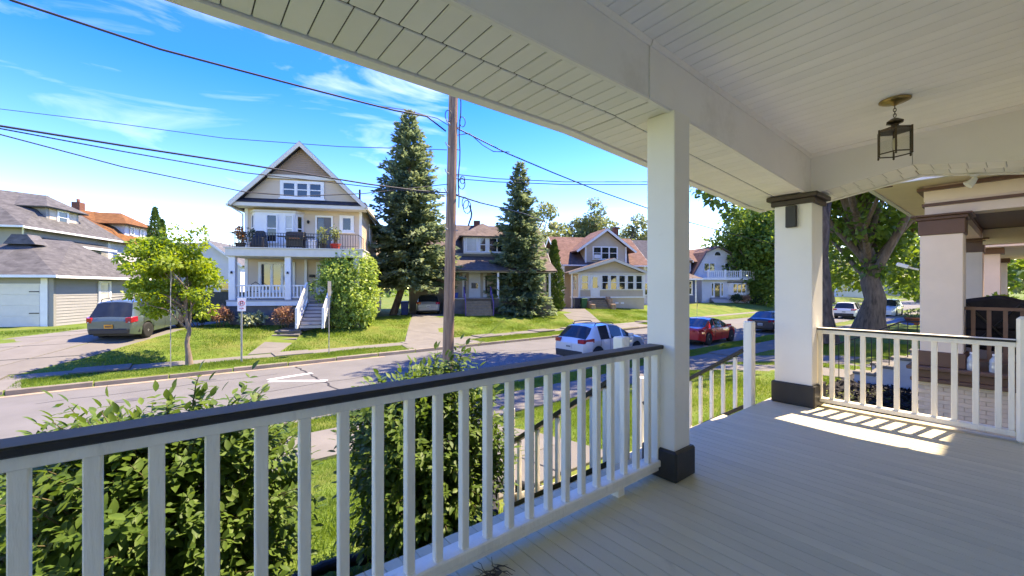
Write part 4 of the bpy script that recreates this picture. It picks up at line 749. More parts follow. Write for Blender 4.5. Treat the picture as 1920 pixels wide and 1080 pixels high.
class House:
    def __init__(s, name, label, px, d, zb_=1.0, ang=A_H, cat='house', group=None):
        p = RF(px, d); s.zb = zb_; s.root = thing(name, label, cat, (p[0], p[1], zb_), ang, group)
    def part(s, name, mb, m, parent=None, bevel=0, fix=True): return mb.build(name, m, parent or s.root, zb=s.zb, bevel=bevel, fix=fix)
    def P(s, face, u, v, w_):
        k, c = face; return {'f': (u, c - w_, v), 'b': (u, c + w_, v), 'r': (c + w_, u, v), 'l': (c - w_, u, v)}[k]
    def fb(s, mb, face, u0, v0, w0, u1, v1, w1):
        a, b = s.P(face, u0, v0, w0), s.P(face, u1, v1, w1); return mb.box(min(a[0], b[0]), min(a[1], b[1]), min(a[2], b[2]), max(a[0], b[0]), max(a[1], b[1]), max(a[2], b[2]))
    def siding(s, face, u0, u1, v0, v1, m, course=.13, clip=None, name='siding', parent=None):
        mb = MB(); v = v0
        while v < v1 - .01:
            vt = min(v + course, v1); a0, a1 = (u0, u1) if clip is None else clip(v); b0, b1 = (u0, u1) if clip is None else clip(vt)
            if a1 - a0 > .02:
                P = s.P; q = [P(face, a0, v, .022), P(face, a1, v, .022), P(face, b1, vt, .004), P(face, b0, vt, .004), P(face, a0, v, .0), P(face, a1, v, .0)]
                mb.add(q, [(0, 1, 2, 3), (4, 5, 1, 0)])
            v = vt
        return s.part(name, mb, m, parent)
    def window(s, face, u0, u1, v0, v1, fr=.09, m='white', g='glass', sash=True, sill=True, cols=1, grid=0, w=.0):
        b = MB(); F_ = lambda *a: s.fb(b, face, *a)
        F_(u0, v0, w, u0 + fr, v1, w + .07); F_(u1 - fr, v0, w, u1, v1, w + .07); F_(u0 + fr, v1 - fr, w, u1 - fr, v1, w + .07); F_(u0 + fr, v0, w, u1 - fr, v0 + fr * .8, w + .07)
        cw = (u1 - u0 - 2 * fr) / cols
        for k in range(1, cols): F_(u0 + fr + cw * k - fr * .35, v0 + fr * .8, w, u0 + fr + cw * k + fr * .35, v1 - fr, w + .066)
        win = s.part('window', b, M[m])
        for k in range(cols):
            a, e = u0 + fr + cw * k + (.35 * fr if k else 0), u0 + fr + cw * (k + 1) - (.35 * fr if k < cols - 1 else 0); b2 = MB(); s.fb(b2, face, a, v0 + fr * .8, w + .004, e, v1 - fr, w + .024); s.part('pane', b2, M[g], win)
            b3 = MB(); vm_ = (v0 + v1) / 2
            if sash: s.fb(b3, face, a, vm_ - .03, w + .03, e, vm_ + .03, w + .052)
            s_w = .03; s.fb(b3, face, a, v0 + fr * .8, w + .028, a + s_w, v1 - fr, w + .05); s.fb(b3, face, e - s_w, v0 + fr * .8, w + .028, e, v1 - fr, w + .05)
            for q in range(grid): uu = a + (e - a) * (q + 1) / (grid + 1); s.fb(b3, face, uu - .012, v0 + fr, w + .026, uu + .012, v1 - fr, w + .046)
            s.part('sash', b3, M[m], win)
        if sill: b4 = MB(); s.fb(b4, face, u0 - .06, v0 - .07, w + .002, u1 + .06, v0 - .002, w + .12); s.part('sill', b4, M[m], win)
        return win
    def door(s, face, u0, u1, v0, v1, m='white', g='glass', pane=(.2, .45, .8, .92), fr=.1, handle=True, fm='white'):
        b = MB(); s.fb(b, face, u0, v0, 0, u0 + fr, v1, .06); s.fb(b, face, u1 - fr, v0, 0, u1, v1, .06); s.fb(b, face, u0 + fr, v1 - fr, 0, u1 - fr, v1, .06); d_ = s.part('door', b, M[fm])
        a, e, q, r_ = u0 + fr, u1 - fr, v0, v1 - fr; b2 = MB(); s.fb(b2, face, a, q, .005, e, r_, .03); s.part('door_leaf', b2, M[m], d_)
        if pane: b3 = MB(); s.fb(b3, face, a + (e - a) * pane[0], q + (r_ - q) * pane[1], .031, a + (e - a) * pane[2], q + (r_ - q) * pane[3], .042); s.part('pane', b3, M[g], d_)
        if handle: b4 = MB(); s.fb(b4, face, e - .13, q + .95, .031, e - .09, q + 1.07, .075); s.part('handle', b4, M['black'], d_)
        return d_
    def gable_roof(s, x0, x1, xa, ze0, ze1, za, y0, y1, m, th=.14, rake='white', fascia=True):
        b = MB().slab([(x0, y0, ze0), (x0, y1, ze0), (xa, y1, za), (xa, y0, za)], th).slab([(x1, y0, ze1), (x1, y1, ze1), (xa, y1, za), (xa, y0, za)], th); r_ = s.part('roof', b, M[m])
        if rake:
            for (xe, zq) in ((x0, ze0), (x1, ze1)):
                dx, dz = xa - xe, za - zq; l = math.hypot(dx, dz); nx, nz = -dz / l * (1 if dx > 0 else -1), dx / l * (1 if dx > 0 else -1); w_ = .24
                pol = [(xe - nx * .02, zq - nz * .02 - .01), (xa, za - .03), (xa, za - w_ * 1.35), (xe - nx * w_, zq - nz * w_)]
                s.part('rake_board', MB().prism(pol, 'y', y0 - .03, y0 + .04), M[rake], r_)
        return r_
    def ridge_roof_x(s, x0, x1, ye0, ye1, ze, yr, zr_, m, th=.14, rake='white'):   # ridge runs along x
        b = MB().slab([(x0, ye0, ze), (x1, ye0, ze), (x1, yr, zr_), (x0, yr, zr_)], th).slab([(x0, ye1, ze), (x1, ye1, ze), (x1, yr, zr_), (x0, yr, zr_)], th); r_ = s.part('roof', b, M[m])
        if rake:
            for xx in (x0, x1):
                for ye in (ye0, ye1): s.part('rake_board', MB().prism([(ye, ze - .02), (yr, zr_ - .03), (yr, zr_ - .3), (ye, ze - .26)], 'x', xx - .05, xx + .03), M[rake], r_)
        return r_
    def hip(s, x0, x1, y0, y1, ze, xr0, xr1, yr, zr_, m, th=.12, name='roof', yr1=None):
        yr1 = yr if yr1 is None else yr1; A, B_, C_, D_ = (x0, y0, ze), (x1, y0, ze), (x1, y1, ze), (x0, y1, ze); R0, R1 = (xr0, yr, zr_), (xr1, yr1, zr_)
        b = MB()
        if abs(xr1 - xr0) > abs(yr1 - yr): b.slab([A, B_, R1, R0], th).slab([C_, D_, R0, R1], th).slab([B_, C_, R1], th).slab([D_, A, R0], th)
        else: b.slab([A, B_, R0], th).slab([C_, D_, R1], th).slab([B_, C_, R1, R0], th).slab([D_, A, R0, R1], th)
        return s.part(name, b, M[m])
    def steps(s, x0, x1, y0, z0, z1, n_, m_t, m_r, run=.27, stringer='white'):
        st_ = s.part('stairs', MB().box(x0, y0 - .02, z1 - .3, x1, y0, z0 - .02), M[m_r]); ri = (z0 - z1) / n_
        for k in range(1, n_ + 1):
            z = z0 - ri * k; ya = y0 - run * (k - 1)
            if k < n_: s.part('tread', MB().box(x0 - .03, ya - run - .02, z - .045, x1 + .03, ya, z), M[m_t], st_)
            s.part('riser', MB().box(x0, ya - .02, z, x1, ya - .002, z + ri - .046), M[m_r], st_)
        if stringer:
            for xx in (x0 - .09, x1 + .04): s.part('stringer', MB().prism([(y0, z0), (y0, z0 - .35), (y0 - run * n_, z1 - .02), (y0 - run * n_, z1 + .2)], 'x', xx, xx + .05), M[stringer], st_)
        return st_
    def balustrade(s, x0, x1, y, z0, z1, sp=.165, m='white', bw=.075, name='railing', along='x'):
        mk = (lambda a, q, r_, b, t, u: MB().box(a, q, r_, b, t, u)) if along == 'x' else (lambda a, q, r_, b, t, u: MB().box(q, a, r_, t, b, u))
        r_ = s.part(name, mk(x0, y - .05, z1 - .08, x1, y + .05, z1), M[m]); s.part('bottom_rail', mk(x0, y - .04, z0, x1, y + .04, z0 + .07), M[m], r_)
        n_ = max(1, int((x1 - x0) / sp)); me = mk(-bw / 2, -.018, 0, bw / 2, .018, z1 - z0 - .151).mesh('baluster', M[m])
        for k in range(n_): u = x0 + (x1 - x0) * (k + .5) / n_; inst(me, 'baluster', r_, (u, y, z0 + .0705 - s.zb) if along == 'x' else (y, u, z0 + .0705 - s.zb))
        return r_

# ---------------------------------------------------------------- tan house
t = House('tan_house', 'tan two storey house with steep gable, balcony and white porch columns', 540, 22.85, 1.0)
f19, f14 = ('f', 1.9), ('f', 1.4); rt = ('r', 3.61); lf = ('l', -2.88)
t.part('wall', MB().box(-2.86, 1.92, .8, 3.59, 13, 8.05), M['tan'])
t.siding(f19, -2.88, 3.61, 2.42, 4.8, M['tan'], .115); t.siding(f19, -2.88, 3.61, 5.27, 8.0, M['tan'], .115); t.siding(rt, 1.9, 13, 1.6, 8.0, M['tan'], .115); t.siding(lf, 1.9, 13, 1.6, 8.0, M['tan'], .115)
for x_ in (-2.9, 3.47): t.part('corner_board', MB().box(x_, 1.86, 5.27, x_ + .16, 1.9, 7.8).box(x_, 1.86, 2.42, x_ + .16, 1.9, 4.78), M['white'])
t.part('foundation', MB().box(-2.85, -.08, .7, 3.8, 1.9, 2.18), M['block'])
t.part('deck', MB().box(-3.0, -.22, 2.34, 3.95, 1.9, 2.42), M['grey_step']); t.part('deck_fascia', MB().box(-2.98, -.2, 2.1, 3.93, -.15, 2.338), M['white'])
for x_ in (-2.74, .03, 3.6): c_ = t.part('column', MB().box(x_ - .16, -.16, 2.42, x_ + .16, .16, 4.79), M['white'], bevel=.02); t.part('wall_light', MB().lathe([(.05, 3.85), (.06, 3.9), (.03, 3.98)], (x_, -.2, 0), 8), M['black'], c_)
t.balustrade(-2.56, -.15, 0, 2.52, 3.24, .17); t.balustrade(.20, .95, 0, 2.52, 3.24, .17); t.balustrade(2.55, 3.4, 0, 2.52, 3.24, .17)
t.part('balcony', MB().box(-3.02, -.28, 4.79, 4.0, 1.9, 5.22), M['cream'], bevel=.02); t.part('balcony_edge', MB().box(-3.08, -.34, 5.221, 4.06, 1.9, 5.28), M['cream'])
# lower front
t.window(f19, -2.17, -.17, 2.85, 4.62, .14, g='glass', sash=False, cols=3); t.door(f19, 1.0, 2.0, 2.43, 4.65, 'white', pane=(.15, .35, .85, .95)); t.part('pilaster', MB().box(.36, 1.78, 2.42, .5, 1.88, 4.78), M['white'])
for x_, z_ in ((.62, 3.72), (.62, 3.2)): t.part('mailbox', MB().box(x_, 1.74, z_, x_ + .32, 1.87, z_ + .16), M['black'], bevel=.02)
# bay window
bay = t.part('bay', MB().prism([(-2.55, 1.9), (-2.2, 1.45), (-.05, 1.45), (.32, 1.9)], 'z', 5.3, 7.5), M['white']); t.part('bay_top', MB().prism([(-2.63, 1.9), (-2.25, 1.38), (0, 1.38), (.40, 1.9)], 'z', 7.5, 7.62), M['cream'], bay)
t.window(('f', 1.449), -1.62, -.98, 5.75, 7.36, .06); 
def angled_window(a, b_, z0, z1):
    a, b_ = Vector((*a, 0)), Vector((*b_, 0)); d = (b_ - a).normalized(); n_ = Vector((d.y, -d.x, 0)); n_ = n_ if n_.y < 0 else -n_; pts = lambda u, z, w_: tuple(a + d * u + n_ * w_ + Vector((0, 0, z))); L_ = (b_ - a).length
    def bx(u0, z0_, u1, z1_, w0, w1): return [pts(u0, z0_, w0), pts(u1, z0_, w0), pts(u1, z0_, w1), pts(u0, z0_, w1)], [pts(u0, z1_, w0), pts(u1, z1_, w0), pts(u1, z1_, w1), pts(u0, z1_, w1)]
    m_ = MB()
    for q in ((0, z0, .06, z1), (L_ - .06, z0, L_, z1), (.06, z0, L_ - .06, z0 + .06), (.06, z1 - .06, L_ - .06, z1), (.06, (z0 + z1) / 2 - .03, L_ - .06, (z0 + z1) / 2 + .03)): m_.hexa(*bx(*q, 0.001, .05))
    wn = t.part('window', m_, M['white']); t.part('pane', MB().hexa(*bx(.06, z0 + .06, L_ - .06, z1 - .06, .001, .02)), M['glass'], wn)
angled_window((-2.46, 1.785), (-2.24, 1.50), 5.8, 7.36); angled_window((.0, 1.51), (.24, 1.80), 5.8, 7.36); t.window(('f', 1.449), -.62, -.12, 5.75, 7.36, .06, g='glass_light')
t.door(f19, .95, 1.95, 5.29, 7.46, 'door_grey', pane=(.06, .04, .48, .97)); t.window(f19, 2.33, 3.17, 6.5, 7.52, .17, sash=False); t.part('wall_light', MB().lathe([(.04, 6.95), (.07, 7.0), (.07, 7.1), (.03, 7.16)], (.56, 1.82, 0), 8), M['black'])
# side windows
for y_, z_ in ((5, 6.0), (8, 6.0), (5.5, 3.0), (9, 3.0)): t.window(rt, y_, y_ + .8, z_, z_ + 1.5)
# skirt roof and gable
t.part('eave_board', MB().box(-3.3, 1.02, 7.76, 4.08, 1.08, 7.99).box(-3.2, 1.08, 7.76, 3.95, 1.9, 7.80), M['cream']); t.part('skirt_roof', MB().slab([(-3.3, .98, 8.0), (4.1, .98, 8.0), (3.9, 1.44, 8.29), (-3.1, 1.44, 8.29)], .05), M['sh_dark'])
AXx, AZ = .32, 11.62
def gclip(v): k = max(0, (AZ - .32 - v) / (AZ - 8.0)); return (AXx - 3.55 * k, AXx + 3.62 * k)
t.part('gable_wall', MB().prism([(-3.0, 8.05), (3.75, 8.05), (AXx, AZ - .25)], 'y', 1.42, 1.9), M['taupe']); t.siding(f14, 0, 0, 8.28, 9.46, M['tan'], .115, gclip); t.siding(('f', 1.36), 0, 0, 9.68, 11.3, M['brown_siding'], .125, gclip)
t.part('gable_fill', MB().prism([(gclip(9.66)[0], 9.66), (gclip(9.66)[1], 9.66), (AXx, 11.3)], 'y', 1.362, 1.419), M['brown_siding']); a, e = gclip(9.45); t.part('gable_band', MB().box(a + .02, 1.24, 9.46, e - .02, 1.40, 9.68), M['cream'])
t.window(f14, -.84, 1.56, 8.34, 9.38, .16, cols=3, sill=True)
t.gable_roof(-3.42, 4.06, AXx, 7.9, 7.98, AZ, .92, 13.4, 'sh_dark', .16, 'cream')
t.part('side_gutter', MB().box(4.0, .95, 7.78, 4.12, 13.3, 7.9).box(-3.5, .95, 7.72, -3.38, 13.3, 7.84), M['cream'])
t.part('downpipe', MB().tube([(-3.4, 1.1, 7.75), (-2.98, 1.8, 7.4), (-2.98, 1.84, 5.3)], .045, 8), M['white']); t.part('vent_pipe', MB().tube([(3.3, 3.2, 8.4), (3.3, 3.2, 9.45)], .06, 8), M['black'])
t.steps(1.15, 2.22, -.22, 2.42, 1.0, 8, 'tread_dark', 'grey_step', .25)
for x_ in (1.05, 2.32):
    sr_ = t.part('stair_railing', MB().box(x_ - .06, -.36, 2.3, x_ + .06, -.22, 3.38), M['white']); t.part('newel_post', MB().box(x_ - .06, -2.18, 1.0, x_ + .06, -2.06, 2.05), M['white'], sr_); t.part('handrail', MB().bar((x_, -.36, 3.3), (x_, -2.06, 2.0), .08, .08), M['white'], sr_); t.part('lower_rail', MB().bar((x_, -.36, 2.62), (x_, -2.06, 1.32), .06, .06), M['white'], sr_)
    for k in range(9): y_ = -.5 - .175 * k; z_ = 2.55 + (y_ + .36) * .765; t.part('baluster', MB().box(x_ - .025, y_ - .025, z_, x_ + .025, y_ + .025, z_ + .7), M['white'], sr_)
br_ = t.part('balcony_railing', MB().box(-2.86, -.14, 6.08, 3.74, -.11, 6.11).box(-2.86, -.14, 5.42, 3.74, -.11, 5.44), M['black'])
me = MB().box(-.012, -.012, 0, .012, .012, .82).mesh('balcony_bar', M['black'])
for k in range(48): inst(me, 'balcony_bar', br_, (-2.84 + 6.56 * k / 47, -.125, 5.29 - 1.0))
for yy in (.4, 1.0, 1.6): [t.part('balcony_bar', MB().box(xx, yy, 5.29, xx + .03, yy + .02, 6.1), M['black'], br_) for xx in (-2.86, 3.72)]
t.part('side_rail', MB().box(-2.86, -.11, 6.08, -2.83, 1.85, 6.11).box(3.72, -.11, 6.08, 3.75, 1.85, 6.11), M['black'], br_)
def tl3(x, y, z): p = TH + HX * x + HY * y; return (p[0], p[1], z)
# garden steps of the tan house: four stone treads in the bank
gs = thing('garden_steps', 'four stone garden steps climbing the bank to the tan house path', 'steps', (3.55, 22.45, .3))
for k in range(4):
    a0 = Vector((2.98 + .20 * k, 22.40 + .48 * k, 0)); b0 = Vector((4.12 + .20 * k, 21.95 + .48 * k, 0)); dy = Vector((.20, .52, 0)); z_ = .42 + .155 * k; o_ = Vector((3.55, 22.45, .3))
    q = [a0 - o_, b0 - o_, b0 + dy - o_, a0 + dy - o_]; MB().hexa([(p.x, p.y, z_ - .07 - .3) for p in q], [(p.x, p.y, z_ - .3) for p in q]).build('step', M['concrete'], gs, bevel=.012)
    q = [a0 - o_ + dy * .15, b0 - o_ + dy * .15, b0 + dy - o_, a0 + dy - o_]; MB().hexa([(p.x, p.y, -.4) for p in q], [(p.x, p.y, z_ - .072 - .3) for p in q]).build('riser', M['curb'], gs)
# ---- things on the balcony
gr = thing('barbecue_grill', 'large black barbecue grill on the tan house balcony', 'grill', tl3(.28, .45, 5.281), A_H)
MB().box(-.45, -.25, .12, .45, .25, .5).build('cabinet', M['black'], gr, bevel=.02); MB().box(-.5, -.28, .5, .5, .28, .72).build('firebox', M['black'], gr, bevel=.03)
MB().prism([(-.28, .72), (.28, .72), (.24, .92), (.05, 1.0), (-.2, .92)], 'x', -.48, .48).build('lid', M['black'], gr, bevel=.02)
for s_ in (-1, 1): MB().box(.52 * s_ if s_ > 0 else -.95, -.22, .68, .95 if s_ > 0 else -.52, .22, .72).build('side_shelf', M['black'], gr)
for x_ in (-.4, .4):
    for y_ in (-.2, .2): MB().lathe([(.02, 0), (.06, .02), (.06, .1), (.02, .12)], (x_, y_, 0), 10).build('caster', M['rubber'], gr)
MB().box(-.3, -.29, .56, .3, -.281, .62).build('control_panel', mat('rust_panel', (.28, .09, .03), .5), gr)
cc = thing('covered_chair', 'chair under a black cover on the tan house balcony', 'chair', tl3(-1.55, .3, 5.281), A_H)
MB().hexa([(-.36, -.36, .02), (.36, -.36, .02), (.36, .36, .02), (-.36, .36, .02)], [(-.3, -.26, .62), (.3, -.26, .62), (.3, .3, .62), (-.3, .3, .62)]).hexa([(-.31, .02, .6), (.31, .02, .6), (.31, .32, .6), (-.31, .32, .6)], [(-.26, .1, 1.0), (.22, .1, 1.0), (.2, .3, .98), (-.24, .3, .98)]).build('cover', mat('black_cover', (.02, .019, .02), .35, .4, 5, .5, 8), cc, bevel=.06)
for x_ in (-.3, .3):
    for y_ in (-.3, .3): MB().box(x_ - .02, y_ - .02, 0, x_ + .02, y_ + .02, .05).build('foot', M['black'], cc)
def potted(name, label, loc, pot_m, pr, ph, leaf_m, lh, lr, n_, leaf, seed):
    r_ = thing(name, label, 'plant', loc, group='pot plants on the tan house balcony'); MB().lathe([(pr * .75, 0), (pr, ph * .9), (pr * 1.08, ph * .92), (pr * 1.08, ph), (pr * .9, ph)], n=14).build('pot', pot_m, r_)
    global rng; rng = np.random.default_rng(seed); cl = [(np.array(loc) + [rng.normal(0, lr * .35), rng.normal(0, lr * .35), ph + lh * rng.uniform(.2, 1)], (lr * .5, lr * .5, lh * .28), n_ // 8) for k in range(8)]; crown('foliage', M[leaf_m], r_, cl, leaf, seed=seed)
    sm_ = MB()
    for k in range(5): a_ = k * 1.3; sm_.tube([(.03 * math.cos(a_), .03 * math.sin(a_), ph * .6), (lr * .5 * math.cos(a_), lr * .5 * math.sin(a_), ph + lh * .8)], [.012, .005], 5)
    sm_.build('stem', M['twig'], r_, fix=False)
M['flower_orange'] = leafmat('orange_petals', (.30, .14, .05), (.55, .30, .12), .3); terracotta = mat('terracotta', (.30, .10, .05), .8); redpot = mat('red_pot', (.45, .03, .02), .4); darkpot = mat('dark_pot', (.04, .035, .03), .7)
potted('potted_plant', 'orange flowering plant in a dark pot at the left end of the balcony', tl3(-2.42, .1, 5.281), darkpot, .26, .25, 'flower_orange', .75, .34, 260, .16, 91)
potted('potted_plant', 'leafy green plant beside the covered chair on the balcony', tl3(-1.95, .55, 5.281), terracotta, .18, .3, 'dark_leaf', .75, .26, 220, .12, 92)
potted('potted_plant', 'tall yellow green plant in front of the balcony door', tl3(1.75, .25, 5.281), darkpot, .18, .32, 'pale_leaf', .75, .3, 200, .13, 93)
potted('potted_plant', 'yellow green plant in a red pot at the right of the balcony', tl3(2.45, .1, 5.281), redpot, .3, .3, 'pale_leaf', .95, .34, 240, .13, 94)
bk = thing('balcony_cooler', 'small white cooler standing right of the barbecue grill', 'cooler', tl3(1.2, .3, 5.281), A_H); MB().box(-.2, -.18, .04, .2, .18, .42).build('body', M['white'], bk, bevel=.03); MB().box(-.21, -.19, .421, .21, .19, .5).build('lid', M['white'], bk, bevel=.02)
for x_ in (-.17, .17): MB().box(x_ - .02, -.12, 0, x_ + .02, .12, .04).build('foot', M['black'], bk)
pc = thing('porch_chair', 'dark metal chair on the tan house lower porch', 'chair', tl3(-2.15, 1.1, 2.421), A_H)
MB().box(-.24, -.24, .42, .24, .24, .46).build('seat', M['black'], pc); MB().tube([(-.24, .24, .46), (-.22, .28, .85), (0, .3, 1.0), (.22, .28, .85), (.24, .24, .46)], .02, 6).build('backrest', M['black'], pc)
for x_ in (-.22, .22):
    for y_ in (-.22, .22): MB().box(x_ - .015, y_ - .015, 0, x_ + .015, y_ + .015, .42).build('leg', M['black'], pc)

# ---------------------------------------------------------------- grey roofed house (centre)
h = House('grey_roofed_house', 'low house with brown grey roof and hipped dormer behind the slim spruce', 893, 33, 1.0)
h.part('wall', MB().box(-5.3, 1.22, .8, 6.2, 9.5, 5.0), M['taupe']); h.siding(('f', 1.2), -2.6, 6.2, 2.25, 4.5, M['taupe'], .14)
h.part('porch_base', MB().box(-2.5, -.9, .7, 6.0, 1.2, 2.2), M['block']); h.part('porch_deck', MB().box(-2.6, -1.0, 2.2, 6.1, 1.2, 2.28), M['grey_step'])
h.door(('f', 1.2), -.48, .48, 2.28, 4.36, 'white', pane=(.14, .38, .86, .62)); 
for x_ in (-1.02, .72): h.part('sidelight', MB().box(x_, 1.12, 2.3, x_ + .3, 1.18, 4.3), M['white']); h.part('sidelight_pane', MB().box(x_ + .17, 1.10, 2.6, x_ + .29, 1.119, 4.1), M['glass'])
h.window(('f', 1.2), 1.7, 3.2, 2.9, 4.25, .1, cols=2)
for x_ in (-2.4, 1.55, 5.8): h.part('porch_post', MB().box(x_, -.9, 2.28, x_ + .16, -.74, 4.3), M['white'])
h.part('eave_beam', MB().box(-2.7, -1.1, 4.3, 6.3, -.85, 4.5), M['cream'])
h.part('porch_roof', MB().slab([(-2.8, -1.25, 4.45), (6.4, -1.25, 4.45), (6.4, 1.75, 5.75), (-2.8, 1.75, 5.75)], .12), M['sh_brown']); h.part('roof_apron', MB().slab([(-5.6, .9, 5.0), (6.5, .9, 5.0), (6.5, 1.2, 5.5), (-5.6, 1.2, 5.5)], .1), M['sh_brown'])
h.part('upper_wall', MB().box(-3.4, 1.75, 4.9, 4.6, 8, 6.0), M['slate_siding'])
h.ridge_roof_x(-5.8, 6.6, .9, 9.8, 4.95, 5.0, 8.85, 'sh_brown', .14, 'white')
dm = h.part('dormer', MB().box(-.9, 1.62, 5.85, 2.95, 4.6, 7.42), M['slate_siding']); h.siding(('f', 1.6), -.9, 2.95, 5.9, 7.4, M['slate_siding'], .14)
h.part('dormer_front', MB().box(-.88, 1.55, 5.95, 2.95, 1.575, 7.4), M['white']); h.window(('f', 1.55), -.72, .30, 6.1, 7.34, .08, g='glass_light', sash=False); h.window(('f', 1.55), .42, 1.05, 6.1, 7.34, .08); h.window(('f', 1.55), 1.2, 2.7, 6.1, 7.34, .08, cols=2)
h.hip(-1.25, 3.3, 1.2, 5.5, 7.42, .9, 1.2, 3.2, 8.8, 'sh_brown', .12, 'dormer_roof', 4.8); h.part('chimney', MB().box(.35, 4.6, 8.3, .9, 5.1, 9.25), M['brick'])
h.steps(-1.03, .95, -1.0, 2.28, 1.0, 6, 'wood_step', 'wood_step', .28, None)
for x_ in (-1.08, 1.0): h.part('stair_handrail', MB().bar((x_, -1.0, 3.15), (x_, -2.5, 1.95), .07, .07).bar((x_, -1.02, 2.28), (x_, -1.02, 3.15), .07, .07).bar((x_, -2.5, 1.0), (x_, -2.5, 1.97), .07, .07), M['purple'])
cp = h.part('carport', MB().box(-5.0, 1.3, 3.0, -2.75, 1.5, 3.25).box(-5.05, 1.3, 1.0, -4.9, 1.45, 3.0).box(-2.85, 1.3, 1.0, -2.7, 1.45, 3.0), M['grey_step']); h.part('carport_roof', MB().slab([(-5.3, .7, 3.3), (-2.6, .7, 3.3), (-2.6, 4, 3.9), (-5.3, 4, 3.9)], .1), M['sh_brown'], cp)
rb = thing('recycling_tub', 'bright blue recycling tub on the porch of the grey roofed house', 'tub', tuple(h.root.matrix_basis @ Vector((-1.75, .2, 1.281))), A_H); MB().hexa([(-.25, -.18, 0), (.25, -.18, 0), (.25, .18, 0), (-.25, .18, 0)], [(-.32, -.24, .38), (.32, -.24, .38), (.32, .24, .38), (-.32, .24, .38)]).build('body', mat('bright_blue_plastic', (.02, .09, .42), .4), rb, bevel=.02); MB().box(-.34, -.26, .381, .34, .26, .42).build('rim', bpy.data.materials['bright_blue_plastic'], rb)
# ---------------------------------------------------------------- brown gabled house with glazed porch
h = House('brown_gabled_house', 'taupe house with red brown roof, gabled dormer and glazed front porch', 1130, 41.5, 1.0); H3 = h
h.part('wall', MB().box(-3.2, 2.4, .8, 5.9, 10.5, 5.6), M['taupe']); h.siding(('l', -3.2), 2.4, 10.5, 1.2, 5.6, M['taupe'], .13); h.siding(('f', 2.38), -3.2, 5.9, 4.2, 5.6, M['taupe'], .13); h.part('gable_end', MB().prism([(2.4, 5.6), (10.5, 5.6), (6.4, 8.9)], 'x', -3.18, -3.0), M['taupe']); h.siding(('l', -3.2), 0, 0, 5.6, 8.8, M['taupe'], .13, lambda v: (2.4 + (v - 5.6) * 1.21, 10.5 - (v - 5.6) * 1.24))
h.ridge_roof_x(-3.75, 6.4, 1.75, 11.1, 5.5, 6.4, 8.95, 'sh_red', .15)
h.part('eave_gutter', MB().box(-3.7, 1.62, 5.36, -.9, 1.75, 5.5).box(3.6, 1.62, 5.36, 6.4, 1.75, 5.5), M['white'])
dm = h.part('dormer', MB().prism([(-1.0, 5.6), (3.65, 5.6), (3.65, 7.45), (1.33, 9.2), (-1.0, 7.45)], 'y', 2.2, 5.6), M['taupe'])
def dcl(v): k = 1 if v < 7.45 else max(0, (9.15 - v) / 1.7); return (1.33 - 2.33 * k, 1.33 + 2.32 * k)
h.siding(('f', 2.19), 0, 0, 5.8, 9.0, M['taupe'], .13, dcl)
for x_ in (-1.05, 3.55): h.part('corner_board', MB().box(x_, 2.1, 5.7, x_ + .17, 2.16, 7.5), M['white'])
h.gable_roof(-2.15, 4.75, 1.33, 7.0, 7.0, 9.45, 1.75, 6.4, 'sh_red', .14, 'white'); h.window(('f', 2.16), -.2, 2.7, 6.1, 7.5, .12, cols=3); h.part('window_ac', MB().box(-.05, 1.85, 6.22, .6, 2.08, 6.6), M['white'])
h.part('chimney', MB().box(3.45, 4.6, 7.5, 4.0, 5.1, 9.9), M['brick']); h.part('chimney_cap', MB().box(3.38, 4.53, 9.9, 4.07, 5.17, 10.02), M['concrete'])
h.part('porch_foundation', MB().box(-2.5, .05, .7, 4.6, 2.4, 2.05), M['taupe']); h.part('porch_sill_band', MB().box(-2.62, -.03, 2.05, 4.72, 2.4, 2.2), M['white']); h.part('porch_wall', MB().box(-2.58, .03, 2.2, 4.66, 2.4, 4.45), M['taupe'])
h.siding(('f', .02), -2.5, 4.6, 2.2, 2.85, M['taupe'], .11)
h.part('porch_glazing_frame', MB().box(-2.6, -.01, 2.85, 4.68, .028, 4.45).box(-2.6, -.02, 2.2, -2.4, .02, 4.45).box(4.45, -.02, 2.2, 4.68, .02, 4.45), M['white'])
for a in (-2.3, -.14, .79, 1.72, 2.66, 3.60): h.window(('f', -.012), a, a + .76, 2.92, 4.36, .05, sill=False)
h.door(('f', -.012), -1.32, -.34, 2.21, 4.36, 'white', pane=(.2, .42, .8, .94), fr=.07)
for y_ in (.5, 1.2): h.window(('l', -2.58), y_, y_ + .55, 2.9, 4.3, .05, sill=False)
h.part('porch_gable', MB().prism([(-2.9, 4.5), (4.75, 4.5), (1.1, 5.85)], 'y', .02, .5), M['taupe']); h.part('porch_beam', MB().box(-3.4, -.08, 4.46, 4.9, .06, 4.62), M['cream'])
h.gable_roof(-3.75, 4.85, 1.1, 4.62, 4.72, 6.1, -.4, 2.4, 'sh_brown', .12, 'cream'); h.part('entry_post', MB().box(-3.35, -.1, 1.1, -3.2, .05, 4.55), M['white'])
h.window(('l', -3.2), 3.0, 3.6, 3.6, 4.5, .1)
h.steps(-1.4, .2, -.03, 2.1, 1.0, 5, 'wood_step', 'wood_step', .28, None)
for (x_, y_, z_) in ((-1.85, -1.55, 1.5), (-1.85, -.8, 1.8), (.3, -1.5, 1.5), (.3, -.8, 2.0), (.3, -.3, 2.2)): h.part('step_pier', MB().box(x_, y_, .9, x_ + .42, y_ + .55, z_), M['stone_tan'], bevel=.03)
h.part('foundation_vent', MB().box(1.4, .03, 1.45, 1.75, .048, 1.62).box(2.0, .03, 1.45, 2.35, .048, 1.62), M['white'])
